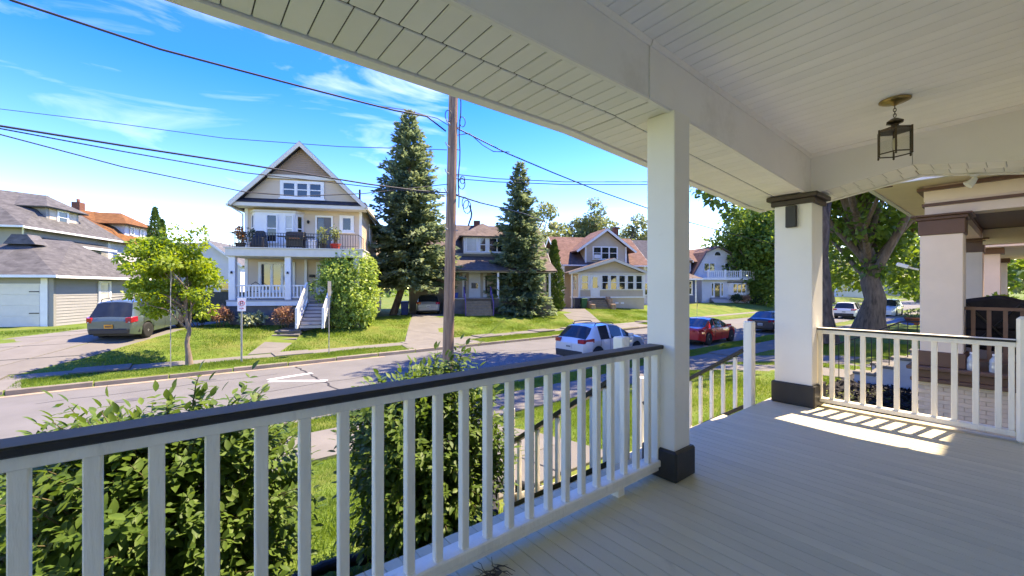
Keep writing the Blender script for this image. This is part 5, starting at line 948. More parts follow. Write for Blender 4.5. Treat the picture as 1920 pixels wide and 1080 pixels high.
# ---------------------------------------------------------------- white gambrel house
h = House('white_gambrel_house', 'white gambrel roofed house with balcony and bay window', 1350, 58, 1.0)
h.part('wall', MB().box(-2.9, .02, .8, 4.85, 9, 4.3), M['white_siding']); h.siding(('f', 0), -2.9, 4.85, 1.3, 4.2, M['white_siding'], .14)
gp = [(-2.75, 4.2), (-2.75, 5.5), (-.95, 8.15), (1.2, 9.05), (3.2, 8.1), (4.6, 5.5), (4.6, 4.2)]
h.part('gable_wall', MB().prism(gp, 'y', 2.0, 9.5), M['white_siding'])
def gcl(v):
    def xi(a, b, v): return a[0] + (b[0] - a[0]) * (v - a[1]) / (b[1] - a[1])
    if v < 5.5: return (-2.75, 4.6)
    if v < 8.12: return (xi(gp[1], gp[2], v), xi(gp[5], gp[4], v))
    return (min(1.2, xi(gp[2], gp[3], v)), max(1.2, xi(gp[4], gp[3], min(v, 9.0))))
h.siding(('f', 1.98), 0, 0, 4.3, 8.95, M['white_siding'], .14, gcl)
gr_ = MB(); gq = [(-3.1, 5.1), (-1.05, 8.3), (1.2, 9.25), (3.3, 8.25), (4.95, 5.1)]
for a, b_ in zip(gq[:-1], gq[1:]): gr_.slab([(a[0], 1.6, a[1]), (b_[0], 1.6, b_[1]), (b_[0], 10, b_[1]), (a[0], 10, a[1])], .14)
h.part('roof', gr_, M['sh_red']); tr_ = MB()
for a, b_ in zip(gq[:-1], gq[1:]): tr_.bar((a[0], 1.56, a[1] - .12), (b_[0], 1.56, b_[1] - .12), .1, .2, up=(0, 1, 0))
h.part('rake_board', tr_, mat('dark_rake', (.09, .085, .09), .6)); h.part('left_wing', MB().box(-7.5, 2.6, .8, -2.76, 9, 7.0), M['white_siding']); h.part('wing_roof', MB().slab([(-7.8, 2.2, 6.9), (-1.2, 2.2, 6.9), (-.2, 5.8, 9.0), (-7.8, 5.8, 9.0)], .14).slab([(-7.8, 9.4, 6.9), (-1.2, 9.4, 6.9), (-.2, 5.8, 9.0), (-7.8, 5.8, 9.0)], .14), M['sh_red'])
fan = h.part('fan_window', MB().prism([(.5 + .62 - .62 * math.cos(a), 7.75 + .68 * math.sin(a)) for a in np.linspace(0, math.pi, 12)], 'y', 1.90, 1.95), M['white']); h.part('pane', MB().prism([(1.12 - .5 * math.cos(a), 7.82 + .55 * math.sin(a)) for a in np.linspace(0, math.pi, 12)], 'y', 1.88, 1.899), M['glass'], fan)
h.window(('f', 1.95), -1.2, .75, 5.5, 6.75, .1, cols=2, sash=False); h.window(('f', 1.95), 2.25, 3.2, 5.3, 6.75, .1)
h.part('balcony', MB().box(-3.1, -.5, 4.2, 5.25, 2.0, 4.5), M['white']); h.balustrade(-2.2, 3.0, -.35, 4.55, 5.5, .3, bw=.12); h.balustrade(3.1, 5.15, -.35, 4.55, 5.5, .3, bw=.12)
for x_ in (-2.25, .5, 3.0, 5.1): h.part('balcony_post', MB().box(x_, -.45, 4.5, x_ + .18, -.25, 5.65), M['white'])
h.door(('f', -.01), -1.0, .05, 1.75, 3.85, 'door_grey', pane=(.1, .1, .9, .9)); h.part('sidelight', MB().box(-1.45, -.06, 1.75, -1.05, -.02, 3.85).box(.1, -.06, 1.75, .5, -.02, 3.85), M['white']); [h.part('sidelight_pane', MB().box(xx, -.075, 2.0, xx + .2, -.061, 3.7), M['glass']) for xx in (-1.35, .2)]
bw_ = h.part('bay', MB().prism([(1.3, 0), (1.6, -.45), (3.9, -.45), (4.2, 0)], 'z', 2.1, 3.8), M['white']); h.part('bay_roof', MB().prism([(1.15, 0), (1.5, -.55), (4.0, -.55), (4.35, 0)], 'z', 3.8, 3.95), M['sh_mid'], bw_)
h.window(('f', -.451), 1.65, 3.85, 2.35, 3.7, .09, cols=3, sill=False); h.steps(-1.7, 1.0, -.1, 1.75, 1.0, 4, 'grey_step', 'grey_step', .3, None)
p4 = h.root.matrix_basis
for i, (x_, m_, lab) in enumerate(((1.7, 'dark_leaf', 'round green bush under the bay window of the white gambrel house, leftmost of three'), (3.2, 'russet_leaf', 'reddish bush under the bay window of the white gambrel house'), (4.9, 'dark_leaf', 'grey green bush at the right corner of the white gambrel house'))): q = p4 @ Vector((x_, -1.2, 0)); bush('garden_bush', lab, (q.x, q.y, gz(q.x, q.y)), (.85, .75, .6), .2, m_, 700, 95 + i, 10, 'bushes at the white gambrel house')
h = House('blue_house', 'dark blue low house with pale hip roof beside the white gambrel house', 1268, 53, 1.0)
h.part('wall', MB().box(-4.5, 0.02, .8, 2.9, 8, 4.3), M['blue_siding']); h.siding(('f', 0), -4.5, 2.9, 1.3, 4.2, M['blue_siding'], .14); h.window(('f', -.02), .9, 2.3, 2.2, 4.0, .12, cols=2); h.window(('f', -.02), -3, -1.2, 2.2, 4.0, .12, cols=2); h.hip(-5.1, 3.5, -.6, 8.6, 4.3, -2.5, .9, 4, 6.3, 'sh_brown'); h.part('eave_board', MB().box(-5.1, -.62, 4.1, 3.5, -.56, 4.3), M['white']); h.part('corner_board', MB().box(2.72, -.04, 1.2, 2.92, -.003, 4.2), M['white'])
# ---------------------------------------------------------------- garage with grey siding, boards built one by one
g_ = House('garage', 'grey sided garage with white door and hipped grey roof at the left edge', 100, 22, 1.0, cat='garage')
g_.part('wall', MB().box(-5.3, .03, .85, -.03, 7.0, 3.75), mat('garage_wall', (.30, .295, .29), .7)); gm = {}
sd = g_.part('side_siding', MB().box(-.031, .1, .9, -.028, 7.0, 3.72), mat('garage_back', (.2, .2, .2), .8))
for k in range(17):
    z_ = 1.02 + .163 * k
    for (ya, yb_) in (((.14, 7.0),) if not (2.15 < z_ + .08 < 3.45) else ((.14, 3.0), (4.0, 7.0))):
        g_.part('siding_board', MB().add([(.024, ya, z_), (.024, yb_, z_), (.002, yb_, z_ + .165), (.002, ya, z_ + .165), (-.02, ya, z_), (-.02, yb_, z_)], [(0, 1, 2, 3), (4, 5, 1, 0)]), M['grey_siding'], sd)
g_.window(('r', 0.02), 3.0, 4.0, 2.15, 3.5, .13, g='glass_light'); g_.part('corner_board', MB().box(-.14, -.03, .9, .03, .14, 3.72), M['slate_siding']); g_.part('door_trim', MB().box(-.55, -.02, .95, -.25, .029, 3.6), M['white'])
g_.part('front_panel', MB().box(-5.3, -.01, 3.3, -.56, .029, 3.72), M['slate_siding'])
gd = g_.part('garage_door', MB().box(-3.5, .0, .98, -.56, .028, 3.3), M['white'])
for k in range(4):
    g_.part('door_panel', MB().box(-3.46, -.022, 1.0 + .573 * k, -.6, -.001, 1.56 + .573 * k), M['cream'], gd, bevel=.012)
for z_ in (1.7, 2.85): g_.part('door_hinge', MB().box(-1.05, -.035, z_, -.6, -.026, z_ + .05), M['black'], gd)
g_.hip(-5.7, .45, -.45, 7.5, 3.72, -3.4, -2.3, 2.6, 6.0, 'sh_grey', .12, 'roof', 4.4); g_.part('gutter', MB().box(-5.7, -.52, 3.62, .5, -.4, 3.76).box(.42, -.4, 3.60, .54, 7.5, 3.74), M['white']); g_.part('ridge_vent', MB().prism([(-3.6, 5.55), (-2.1, 5.55), (-2.5, 6.1), (-3.2, 6.1)], 'y', 1.7, 2.5), M['sh_mid'])
# ---------------------------------------------------------------- slate coloured house behind the garage
h = House('slate_house', 'slate grey house with pale hip roof and dormer behind the garage', 40, 30, 1.0)
h.part('wall', MB().box(-9, .6, .8, -.4, 9.2, 7.6), M['slate_siding']); h.siding(('r', -.4), .6, 9.2, 4, 7.5, M['slate_siding'], .16); h.hip(-9.6, .2, -.1, 10.2, 7.62, -5.5, -2.9, 3.4, 11.0, 'sh_grey', .14, 'roof', 6.0); h.part('gutter', MB().box(-9.6, -.18, 7.5, .25, -.08, 7.64).box(.18, -.1, 7.46, .28, 10.2, 7.6), M['white'])
h.window(('r', -.38), 4.3, 6.6, 5.4, 6.7, .1, cols=3); h.part('downpipe', MB().tube([(.1, 0, 7.5), (-.3, .5, 7.2), (-.3, .55, 4)], .05, 8), M['white']); h.part('corner_board', MB().box(-.5, 8.9, 4, -.37, 9.23, 7.4), M['white'])
h.part('side_canopy', MB().slab([(-.4, 2.0, 7.0), (-.4, 8.2, 7.0), (.75, 8.2, 6.55), (.75, 2.0, 6.55)], .1), M['sh_grey']); h.part('canopy_edge', MB().box(.74, 2.0, 6.38, .80, 8.2, 6.56), M['white'])
dm = h.part('dormer', MB().box(-3.6, 3.0, 8.2, -.75, 6.1, 9.55), M['slate_siding']); h.part('dormer_face', MB().box(-.749, 3.25, 8.2, -.72, 5.85, 9.5), M['taupe']); h.window(('r', -.72), 3.9, 5.0, 8.35, 9.5, .16); h.hip(-5, -.3, 2.5, 6.6, 9.55, -4.2, -1.9, 4.5, 10.75, 'sh_grey', .1, 'dormer_roof')
# ---------------------------------------------------------------- orange roofed house
h = House('orange_roofed_house', 'white house with bright orange brown hip roof and dormer behind the garage', 200, 38, 1.0)
h.part('wall', MB().box(-9, .5, .8, -.4, 11, 7.5), M['white_siding']); h.siding(('f', .48), -9, -.4, 4, 7.4, M['grey_siding'], .16); h.siding(('r', -.4), .5, 11, 3, 7.4, M['white_siding'], .16); h.hip(-9.6, .2, -.1, 11.6, 7.5, -6.0, -3.6, 4.0, 11.0, 'sh_orange', .14, 'roof', 7.5); h.part('chimney', MB().box(-6.0, 4.6, 10.5, -5.3, 5.3, 11.75), M['brick']); h.part('chimney_pot', MB().lathe([(.12, 11.75), (.14, 12.1), (.1, 12.1)], (-5.65, 4.95, 0), 10), M['brick'])
h.part('dormer', MB().box(-4, 3.6, 8.0, -.8, 7.4, 9.55), M['white_siding']); h.hip(-5.2, -.25, 3.0, 8.0, 9.5, -4.6, -2.3, 5.5, 10.9, 'sh_orange', .1, 'dormer_roof'); h.window(('r', -.78), 4.3, 4.9, 8.5, 9.35, .1, sill=False); h.window(('r', -.78), 5.8, 6.4, 8.5, 9.35, .1, sill=False)
# ---------------------------------------------------------------- plain houses farther back
def back_house(label, px, d, w_, dp, ze, za, wm, rm, gable='x', name='back_house', wins=2):
    h = House(name, label, px, d, 1.0, group='houses farther back'); h.part('wall', MB().box(-w_ / 2, .02, .7, w_ / 2, dp, ze), M[wm]); h.siding(('f', 0), -w_ / 2, w_ / 2, 1.2, ze, M[wm], .16)
    if gable == 'x': h.ridge_roof_x(-w_ / 2 - .4, w_ / 2 + .4, -.4, dp + .4, ze - .05, dp / 2, za, rm)
    else:
        h.part('gable_wall', MB().prism([(-w_ / 2, ze), (w_ / 2, ze), (0, za - .2)], 'y', .0, .3), M[wm]); h.gable_roof(-w_ / 2 - .4, w_ / 2 + .4, 0, ze - .1, ze - .1, za, -.4, dp + .4, rm)
    for k in range(wins):
        for z_ in (2.2, 5.0):
            if z_ + 1.4 < ze: x_ = -w_ / 2 + (k + .5) * w_ / wins - .5; h.window(('f', -.02), x_, x_ + 1.0, z_, z_ + 1.5)
    return h
back_house('white gabled house behind the young tree, left of the tan house', 392, 44, 6, 9, 5.6, 8.2, 'white_siding', 'sh_mid', 'y'); back_house('grey roofed house behind the cedar spire', 285, 60, 14, 8, 7.0, 10.2, 'grey_siding', 'sh_mid', 'x'); back_house('slate roofed white house just left of the balcony railing', 415, 58, 7, 9, 6.0, 9.3, 'white_siding', 'sh_mid', 'y')
back_house('pale house behind the porch column, right of the brown gabled house', 1236, 50, 8, 9, 6.5, 9.4, 'white_siding', 'sh_dark', 'x')
back_house('white house far along the street behind the massive tree', 1600, 95, 9, 8, 6.2, 9.4, 'white_siding', 'sh_mid', 'y'); back_house('pale house at the far end of the street behind the high white car', 1668, 120, 10, 8, 6.2, 9.4, 'grey_siding', 'sh_dark', 'x')
def fence(label, a, b_, h_, m):
    a, b_ = Vector((*a, 0)), Vector((*b_, 0)); L_ = (b_ - a).length; z0 = gz(a.x, a.y); r_ = thing('board_fence', label, 'fence', (a.x, a.y, z0), math.atan2(b_.y - a.y, b_.x - a.x)); n_ = int(L_ / .19); me = MB().box(0, -.012, .02, .18, .012, h_).mesh('board', m)
    for k in range(n_): inst(me, 'board', r_, (k * .19, 0, random.uniform(-.01, .01)))
    for k in range(int(L_ / 2.4) + 1): MB().box(k * 2.4, .014, 0, k * 2.4 + .1, .11, h_ - .05).build('post', m, r_)
    for z_ in (.4, h_ - .4): MB().box(0, .013, z_, L_, .05, z_ + .08).build('rail', m, r_)
M['fence_dark'] = mat('fence_dark', (.045, .05, .04), .8, .3, 4)
q0 = tl(-9.5, 4.2); q1 = tl(-3.0, 3.4); fence('dark green board fence between the parked car and the tan house', q0[:2], q1[:2], 1.8, M['fence_dark'])
# ---- wheelie bins
def bin_(label, loc, m, rz=A_H):
    r_ = thing('wheelie_bin', label, 'bin', loc, rz, group='wheelie bins'); MB().hexa([(-.22, -.25, .06), (.22, -.25, .06), (.22, .25, .06), (-.22, .25, .06)], [(-.29, -.36, .98), (.29, -.36, .98), (.29, .33, .98), (-.29, .33, .98)]).build('body', m, r_, bevel=.02)
    MB().hexa([(-.31, -.39, .981), (.31, -.39, .981), (.31, .36, .981), (-.31, .36, .981)], [(-.29, -.36, 1.03), (.29, -.36, 1.03), (.29, .36, 1.08), (-.29, .36, 1.08)]).build('lid', m, r_, bevel=.015)
    for x_ in (-.24, .24): MB().tube([(x_ - .03, .26, .1), (x_ + .03, .26, .1)], .1, 12).build('wheel', M['rubber'], r_)
    MB().tube([(-.22, .40, .95), (.22, .40, .95)], .018, 6).build('handle', m, r_)
q = onz(759, 583, 1.05); p = RF(759, 30.5); bin_('blue wheelie bin beside the car in the driveway', (p[0], p[1], gz(*p)), M['blue_plastic'])
q = H3.root.matrix_basis @ Vector((-2.35, -.75, 0)); bin_('green wheelie bin in front of the glazed porch', (q.x, q.y, gz(q.x, q.y)), M['green_plastic']); q = H3.root.matrix_basis @ Vector((-3.0, -.55, 0)); bin_('dark navy wheelie bin left of the green bin', (q.x, q.y, gz(q.x, q.y)), M['navy_plastic'])
# ---- sign posts on the far verge
def post(label, px, d, zt_, face, sign=None):
    p = RF(px, d); r_ = thing('sign_post', label, 'sign post', (p[0], p[1], gz(*p)), face, group='steel sign posts'); h_ = zt_ - gz(*p)
    MB().add([(-.035, .012, 0), (-.018, -.012, 0), (.018, -.012, 0), (.035, .012, 0), (.02, .012, 0), (.01, -.003, 0), (-.01, -.003, 0), (-.02, .012, 0)] + [(x_, y_, h_) for x_, y_ in ((-.035, .012), (-.018, -.012), (.018, -.012), (.035, .012), (.02, .012), (.01, -.003), (-.01, -.003), (-.02, .012))], [(i, (i + 1) % 8, (i + 1) % 8 + 8, i + 8) for i in range(8)]).build('channel_post', M['steel'], r_, fix=True)
    if sign:
        w_, hh, m = sign; pl_ = MB().box(-w_ / 2, -.018, h_ - hh - .03, w_ / 2, -.0135, h_ + .06).build('sign_plate', m, r_, bevel=.002)
        MB().box(-.012, -.022, h_ - .05, .012, -.0185, h_ - .03).box(-.012, -.022, h_ - hh + .02, .012, -.0185, h_ - hh + .04).build('sign_bolt', M['steel'], r_)
        return r_, h_, pl_
    return r_, h_, None
av = lambda px: math.atan2(ray(px)[1], ray(px)[0]) - rad(90)
post('tall steel sign post with its plate edge-on, left of the young tree trunk', 320, 14.9, CZ + 34 / FPX * 14.9, av(320) + rad(84), (.45, .6, M['steel']))
r_, h_, pl_ = post('short post with a small white parking sign with red print', 453, 16.1, CZ - 22 / FPX * 16.1, av(453), (.28, .42, M['white']))
M['red_print'] = mat('red_print', (.55, .02, .02), .5)
MB().box(-.075, -.0205, h_ - .345, .075, -.0185, h_ - .325).box(.03, -.0205, h_ - .365, .05, -.0185, h_ - .305).build('printed_arrow', M['red_print'], r_)
MB().box(-.05, -.0205, h_ - .22, -.03, -.0185, h_ - .06).box(-.03, -.0205, h_ - .08, .03, -.0185, h_ - .06).box(-.03, -.0205, h_ - .15, .03, -.0185, h_ - .13).box(.03, -.0205, h_ - .15, .05, -.0185, h_ - .06).build('printed_letter', M['black'], r_)
MB().tube([(.095 * math.cos(a_), -.0215, h_ - .14 + .095 * math.sin(a_)) for a_ in np.linspace(0, 6.283, 20)], .007, 4, caps=False).tube([(-.067, -.022, h_ - .073), (.067, -.022, h_ - .207)], .006, 4).build('printed_ring', M['red_print'], r_)
post('steel sign post with angled plate in front of the hydrangea bush', 617, 18.0, CZ + 10 / FPX * 18, av(617) + rad(70), (.4, .55, M['steel']))
post('dark sign post on the far lawn beyond the red car', 1307, 36, CZ - 24 / FPX * 36, av(1307) + rad(80), (.3, .45, M['black']))
# ================================================================== CARS
def carpaint(name, col, metal=.35): return mat(name, col, .28, .03, 2, metal=metal, spec=.5, coat=1.0)
M['car_glass'] = mat('car_glass', (0.02, 0.026, 0.032), .05, .3, 1.2, spec=.45); M['chrome'] = mat('alloy', (.50, .50, .51), .35, .05, 5, metal=.2); M['plastic'] = mat('black_plastic', (.028, .028, .03), .55); M['tail_red'] = mat('tail_lamp', (.42, .012, .02), .12, .25, 6, coat=1); M['lamp_clear'] = mat('head_lamp', (.6, .6, .6), .1); M['plate_w'] = mat('plate_white', (.6, .6, .58), .5); M['plate_o'] = mat('plate_orange', (.70, .30, .03), .5); M['plate_ink'] = mat('plate_ink', (.02, .025, .05), .5)
WHEELS = {}
def wheel_meshes(r_):
    if r_ in WHEELS: return WHEELS[r_]
    def rot(mb): mb.v = [(x, z, y) for x, y, z in mb.v]; return mb
    ty = rot(MB().lathe([(r_ * .66, -.10), (r_ * .93, -.11), (r_, -.08), (r_, .08), (r_ * .93, .11), (r_ * .66, .10)], n=28)).mesh('tyre', M['rubber'])
    rim = MB().lathe([(r_ * .66, -.095), (r_ * .67, .0), (r_ * .60, .0), (r_ * .58, -.095)], n=28); rot(rim); rm = rim.mesh('rim', M['chrome'])
    sp = MB()
    for k in range(5):
        for dd in (-.16, .16): a_ = 2 * math.pi * k / 5 + dd; sp.bar((r_ * .10 * math.cos(a_), -.085, r_ * .10 * math.sin(a_)), (r_ * .63 * math.cos(a_ * 1.0), -.08, r_ * .63 * math.sin(a_)), .045, .03, up=(0, 1, 0))
    sp.tube([(0, -.10, 0), (0, -.06, 0)], r_ * .16, 12); spm = sp.mesh('spoke', M['chrome']); bk = MB().tube([(0, -.03, 0), (0, .05, 0)], r_ * .62, 20).mesh('brake', M['plastic']); WHEELS[r_] = (ty, rm, spm, bk); return WHEELS[r_]
def car(label, name, loc, rz, L_, W_, prof, belt, xr, xf, paint, wheel_r=.34, pillars=(), tail=None, plate='plate_w', bumper=None, rails=False, pitch=0, rear_wheel_x=None, cat='car', group='parked cars', bed=None):
    """prof: list of (x, z_top, kind of the stretch that follows)"""
    rt_ = thing(name, label, cat, loc, rz, group); rt_.rotation_euler = (0, -pitch, rz)
    ra = wheel_r + .055; zc_ = wheel_r; xs = set(p[0] for p in prof)
    for xw in (xr, xf):
        for a_ in range(0, 181, 20): xs.add(round(xw + ra * math.cos(rad(a_)), 4))
        xs.add(xw + ra + .012); xs.add(xw - ra - .012)
    for a, b_ in pillars: xs.add(a); xs.add(b_)
    x_ = .15
    while x_ < L_: xs.add(round(x_, 3)); x_ += .3
    xs = sorted(xs); keep = [xs[0]]
    for q in xs[1:]:
        if q - keep[-1] > .008: keep.append(q)
    xs = keep; PX = [p[0] for p in prof]; PZ = [p[1] for p in prof]
    def zt(x): return float(np.interp(x, PX, PZ))
    def kind(x):
        for i in range(len(prof) - 1):
            if prof[i][0] <= x < prof[i + 1][0]: return prof[i][2]
        return 'nose'
    def zl(x):
        z = .24 + .10 * max(0, 1 - x / .35) + .06 * max(0, 1 - (L_ - x) / .4)
        for xw in (xr, xf):
            if abs(x - xw) < ra: z = max(z, zc_ + math.sqrt(ra * ra - (x - xw) ** 2))
        return z
    def wd(x): t0 = min(1, x / .35); t1 = min(1, (L_ - x) / .8); return W_ / 2 * (.86 + .14 * math.sin(t0 * math.pi / 2)) * (.74 + .26 * math.sin(t1 * math.pi / 2))
    rows = []
    for x in xs:
        z0, z5, w_ = zl(x), zt(x), wd(x); b_ = min(belt, z5 - .05); z0 = min(z0, b_ - .08); g = max(0, z5 - b_); hi = g > .13
        w4 = w_ * (.955 - .24 * min(1, g / .62)) if hi else w_ * .90
        rows.append([(w_ * .955, z0), (w_ * 1.0, z0 + .35 * (b_ - z0)), (w_ * .992, b_ - .10 * (b_ - z0)), (w_ * .955, b_), (w4, z5 - (.055 if hi else .018)), (w4 * .60, z5 - .004), (0, z5 + .012)])
    parts = {'body': MB(), 'rear_window': MB(), 'windscreen': MB(), 'side_window': []}
    for sgn in (1, -1):
        run = None
        for i in range(len(xs) - 1):
            k = kind((xs[i] + xs[i + 1]) / 2); xm = (xs[i] + xs[i + 1]) / 2
            for j in range(6):
                q = [(xs[i], sgn * rows[i][j][0], rows[i][j][1]), (xs[i + 1], sgn * rows[i + 1][j][0], rows[i + 1][j][1]), (xs[i + 1], sgn * rows[i + 1][j + 1][0], rows[i + 1][j + 1][1]), (xs[i], sgn * rows[i][j + 1][0], rows[i][j + 1][1])]
                tgt = parts['body']
                if j >= 4 and k in ('rearglass', 'windshield'): tgt = parts['rear_window' if k == 'rearglass' else 'windscreen']
                if j == 3 and k in ('roof', 'sideglass', 'windshield') and rows[i][4][1] - rows[i][3][1] > .10 and not any(a <= xm <= b_ for a, b_ in pillars):
                    if run is None or abs(run[1] - xs[i]) > 1e-6: run = [MB(), xs[i + 1]]; parts['side_window'].append(run)
                    run[1] = xs[i + 1]; tgt = run[0]
                tgt.add(q, [(0, 1, 2, 3)], 0, True)
    for i in (0, len(xs) - 1):
        v = [(xs[i], y_, z_) for y_, z_ in rows[i]] + [(xs[i], -y_, z_) for y_, z_ in rows[i][-2::-1]]; parts['body'].add(v, [tuple(range(len(v)))])
    def weld(o):
        bm = bmesh.new(); bm.from_mesh(o.data); bmesh.ops.remove_doubles(bm, verts=bm.verts[:], dist=.0005); bmesh.ops.recalc_face_normals(bm, faces=bm.faces[:])
        for e in bm.edges:
            if len(e.link_faces) == 2 and e.calc_face_angle(0) > .6: e.smooth = False
        bm.to_mesh(o.data); bm.free(); return o
    body = weld(parts['body'].build('body', paint, rt_)); weld(parts['rear_window'].build('rear_window', M['car_glass'], rt_)); weld(parts['windscreen'].build('windscreen', M['car_glass'], rt_))
    for r_ in parts['side_window']: weld(r_[0].build('side_window', M['car_glass'], rt_))
    MB().box(.25, -W_ / 2 * .82, .22, L_ - .3, W_ / 2 * .82, min(belt, .75)).build('underbody', M['plastic'], rt_)
    ty, rm, spm, bk = wheel_meshes(wheel_r)
    for xw in (xr, xf):
        for sgn in (1, -1):
            y_ = sgn * (W_ / 2 - .11); w0 = inst(ty, 'wheel', rt_, (xw, y_, wheel_r), (0, 0, 0 if sgn < 0 else math.pi))
            for me_, nm in ((rm, 'rim'), (spm, 'spokes'), (bk, 'brake_disc')): inst(me_, nm, w0)
    if bumper: z0_, z1_, m = bumper; w_ = W_ / 2; MB().hexa([(-.05, -w_ * .80, z0_), (.45, -w_ * 1.005, z0_), (.45, w_ * 1.005, z0_), (-.05, w_ * .80, z0_)][::-1], [(-.05, -w_ * .80, z1_), (.42, -w_ * 1.003, z1_ - .02), (.42, w_ * 1.003, z1_ - .02), (-.05, w_ * .80, z1_)][::-1]).build('rear_bumper', m, rt_, bevel=.03)
    if tail:
        y0, y1, z0_, z1_, dx = tail
        for s_ in (1, -1):
            w_ = W_ / 2; pts = lambda z: [(-.015, s_ * y0 * w_, z), (.02, s_ * y1 * w_, z), (dx, s_ * (w_ + .006), z + .03), (dx, s_ * (w_ - .10), z + .03), (.1, s_ * y0 * w_, z)]
            b = pts(z0_); tp = pts(z1_); n_ = 5; MB().add(b + tp, [tuple(range(5)), tuple(range(9, 4, -1))] + [(i, (i + 1) % 5, (i + 1) % 5 + 5, i + 5) for i in range(5)]).build('tail_lamp', M['tail_red'], rt_, bevel=.01)
            MB().box(.005 * 0 + .0, min(s_ * y0 * w_ * 1.02, s_ * y0 * w_ * 1.25), z0_ + .01, .03, max(s_ * y0 * w_ * 1.02, s_ * y0 * w_ * 1.25), z0_ + .05).build('reverse_lamp', M['lamp_clear'], rt_)
    pz = (tail[2] if tail else .8) - .06; pl = MB().box(-.032, -.155, pz - .16, -.012, .155, pz).build('number_plate', M[plate], rt_)
    for k in range(6): MB().box(-.036, -.115 + .04 * k, pz - .115, -.033, -.09 + .04 * k, pz - .05).build('plate_character', M['plate_ink'], pl)
    for s_ in (1, -1):
        xm = [p[0] for p in prof if p[2] == 'hood'][0] - .28; MB().hexa([(xm - .06, s_ * W_ / 2 * .95, belt + .02), (xm + .08, s_ * W_ / 2 * .95, belt + .02), (xm + .06, s_ * (W_ / 2 + .17), belt + .03), (xm - .03, s_ * (W_ / 2 + .17), belt + .03)], [(xm - .06, s_ * W_ / 2 * .95, belt + .13), (xm + .06, s_ * W_ / 2 * .95, belt + .13), (xm + .04, s_ * (W_ / 2 + .17), belt + .15), (xm - .03, s_ * (W_ / 2 + .17), belt + .15)]).build('wing_mirror', paint, rt_, bevel=.015)
        for xh in (xr + .35, xr + 1.35): MB().box(xh, s_ * (W_ / 2 - .005) - .012, belt - .15, xh + .18, s_ * (W_ / 2 - .005) + .012, belt - .12).build('door_handle', paint, rt_)
        MB().hexa([(L_ - .32, s_ * W_ / 2 * .55, .60), (L_ - .06, s_ * W_ / 2 * .55, .60), (L_ - .3, s_ * W_ / 2 * .93, .62), (L_ - .5, s_ * W_ / 2 * .9, .62)], [(L_ - .4, s_ * W_ / 2 * .55, .74), (L_ - .1, s_ * W_ / 2 * .55, .72), (L_ - .34, s_ * W_ / 2 * .94, .76), (L_ - .55, s_ * W_ / 2 * .9, .76)]).build('head_lamp', M['lamp_clear'], rt_)
        if rails:
            zr_ = max(PZ); xa, xb = rails; yy = s_ * W_ / 2 * .66; MB().tube([(xa, yy, zr_ - .06), (xa + .08, yy, zr_ + .045), ((xa + xb) / 2, yy, zr_ + .06), (xb - .1, yy, zr_ + .03), (xb, yy, zr_ - .05)], .02, 6).build('roof_rail', M['plastic'], rt_)
    for s_ in (1, -1):
        for xd in [a for a, b_ in pillars if .7 < a < L_ * .66] + [min(b_ for a, b_ in pillars), L_ * .66]:
            i = min(range(len(xs)), key=lambda q: abs(xs[q] - xd)); MB().tube([(xs[i], s_ * (y_ + .001), z_) for y_, z_ in rows[i][:4]], .006, 4, caps=False).build('door_gap', M['plastic'], rt_)
        MB().tube([(x_, s_ * (wd(x_) * .957), min(belt, zt(x_) - .05) + .004) for x_ in np.linspace(min(b_ for a, b_ in pillars), L_ * .68, 9)], .011, 5, caps=False).build('window_trim', M['plastic'], rt_)
    if bed is None: MB().tube([(prof[2][0] + .15, 0, max(PZ)), (prof[2][0] + .02, 0, max(PZ) + .13)], [.02, .006], 6).build('aerial', M['plastic'], rt_)
    return rt_
suv = lambda H_, L_, bz: [(0, bz - .12, 'tail'), (.06, bz, 'tail'), (.10, bz + .04, 'rearglass'), (.46, H_ - .07, 'roof'), (.60, H_ - .02, 'roof'), (1.5, H_, 'roof'), (L_ * .53, H_ - .05, 'windshield'), (L_ * .72, bz + .06, 'hood'), (L_ * .93, bz - .10, 'nose'), (L_ - .03, bz - .28, 'nose'), (L_, bz - .40, 'nose')]
hatch = lambda H_, L_, bz: [(0, bz - .16, 'tail'), (.08, bz - .02, 'tail'), (.16, bz + .05, 'rearglass'), (.62, H_ - .08, 'roof'), (.80, H_ - .02, 'roof'), (1.6, H_, 'roof'), (L_ * .52, H_ - .06, 'windshield'), (L_ * .73, bz + .05, 'hood'), (L_ * .93, bz - .12, 'nose'), (L_ - .03, bz - .30, 'nose'), (L_, bz - .42, 'nose')]
sedan = lambda H_, L_, bz: [(0, bz - .10, 'tail'), (.05, bz + .02, 'tail'), (.42, bz + .05, 'rearglass'), (1.25, H_ - .05, 'roof'), (1.5, H_ - .01, 'roof'), (2.0, H_, 'roof'), (L_ * .54, H_ - .06, 'windshield'), (L_ * .74, bz + .04, 'hood'), (L_ * .93, bz - .10, 'nose'), (L_ - .03, bz - .26, 'nose'), (L_, bz - .38, 'nose')]
p_green = carpaint('sage_green_paint', (.105, .145, .125)); p_silver = carpaint('silver_paint', (.64, .64, .64), .2); p_red = carpaint('red_paint', (.58, .015, .02), .1); p_black = carpaint('dark_blue_paint', (.012, .018, .035)); p_grey = carpaint('grey_paint', (.36, .36, .365), .3); p_white = carpaint('white_paint', (.70, .71, .72), 0)
hd = math.atan2(HY[1], HY[0]); fwd = np.array([math.cos(hd), math.sin(hd)]); lft = np.array([-fwd[1], fwd[0]])
wp = RF(275, 18.3); o_ = wp - fwd * .95 + lft * .79
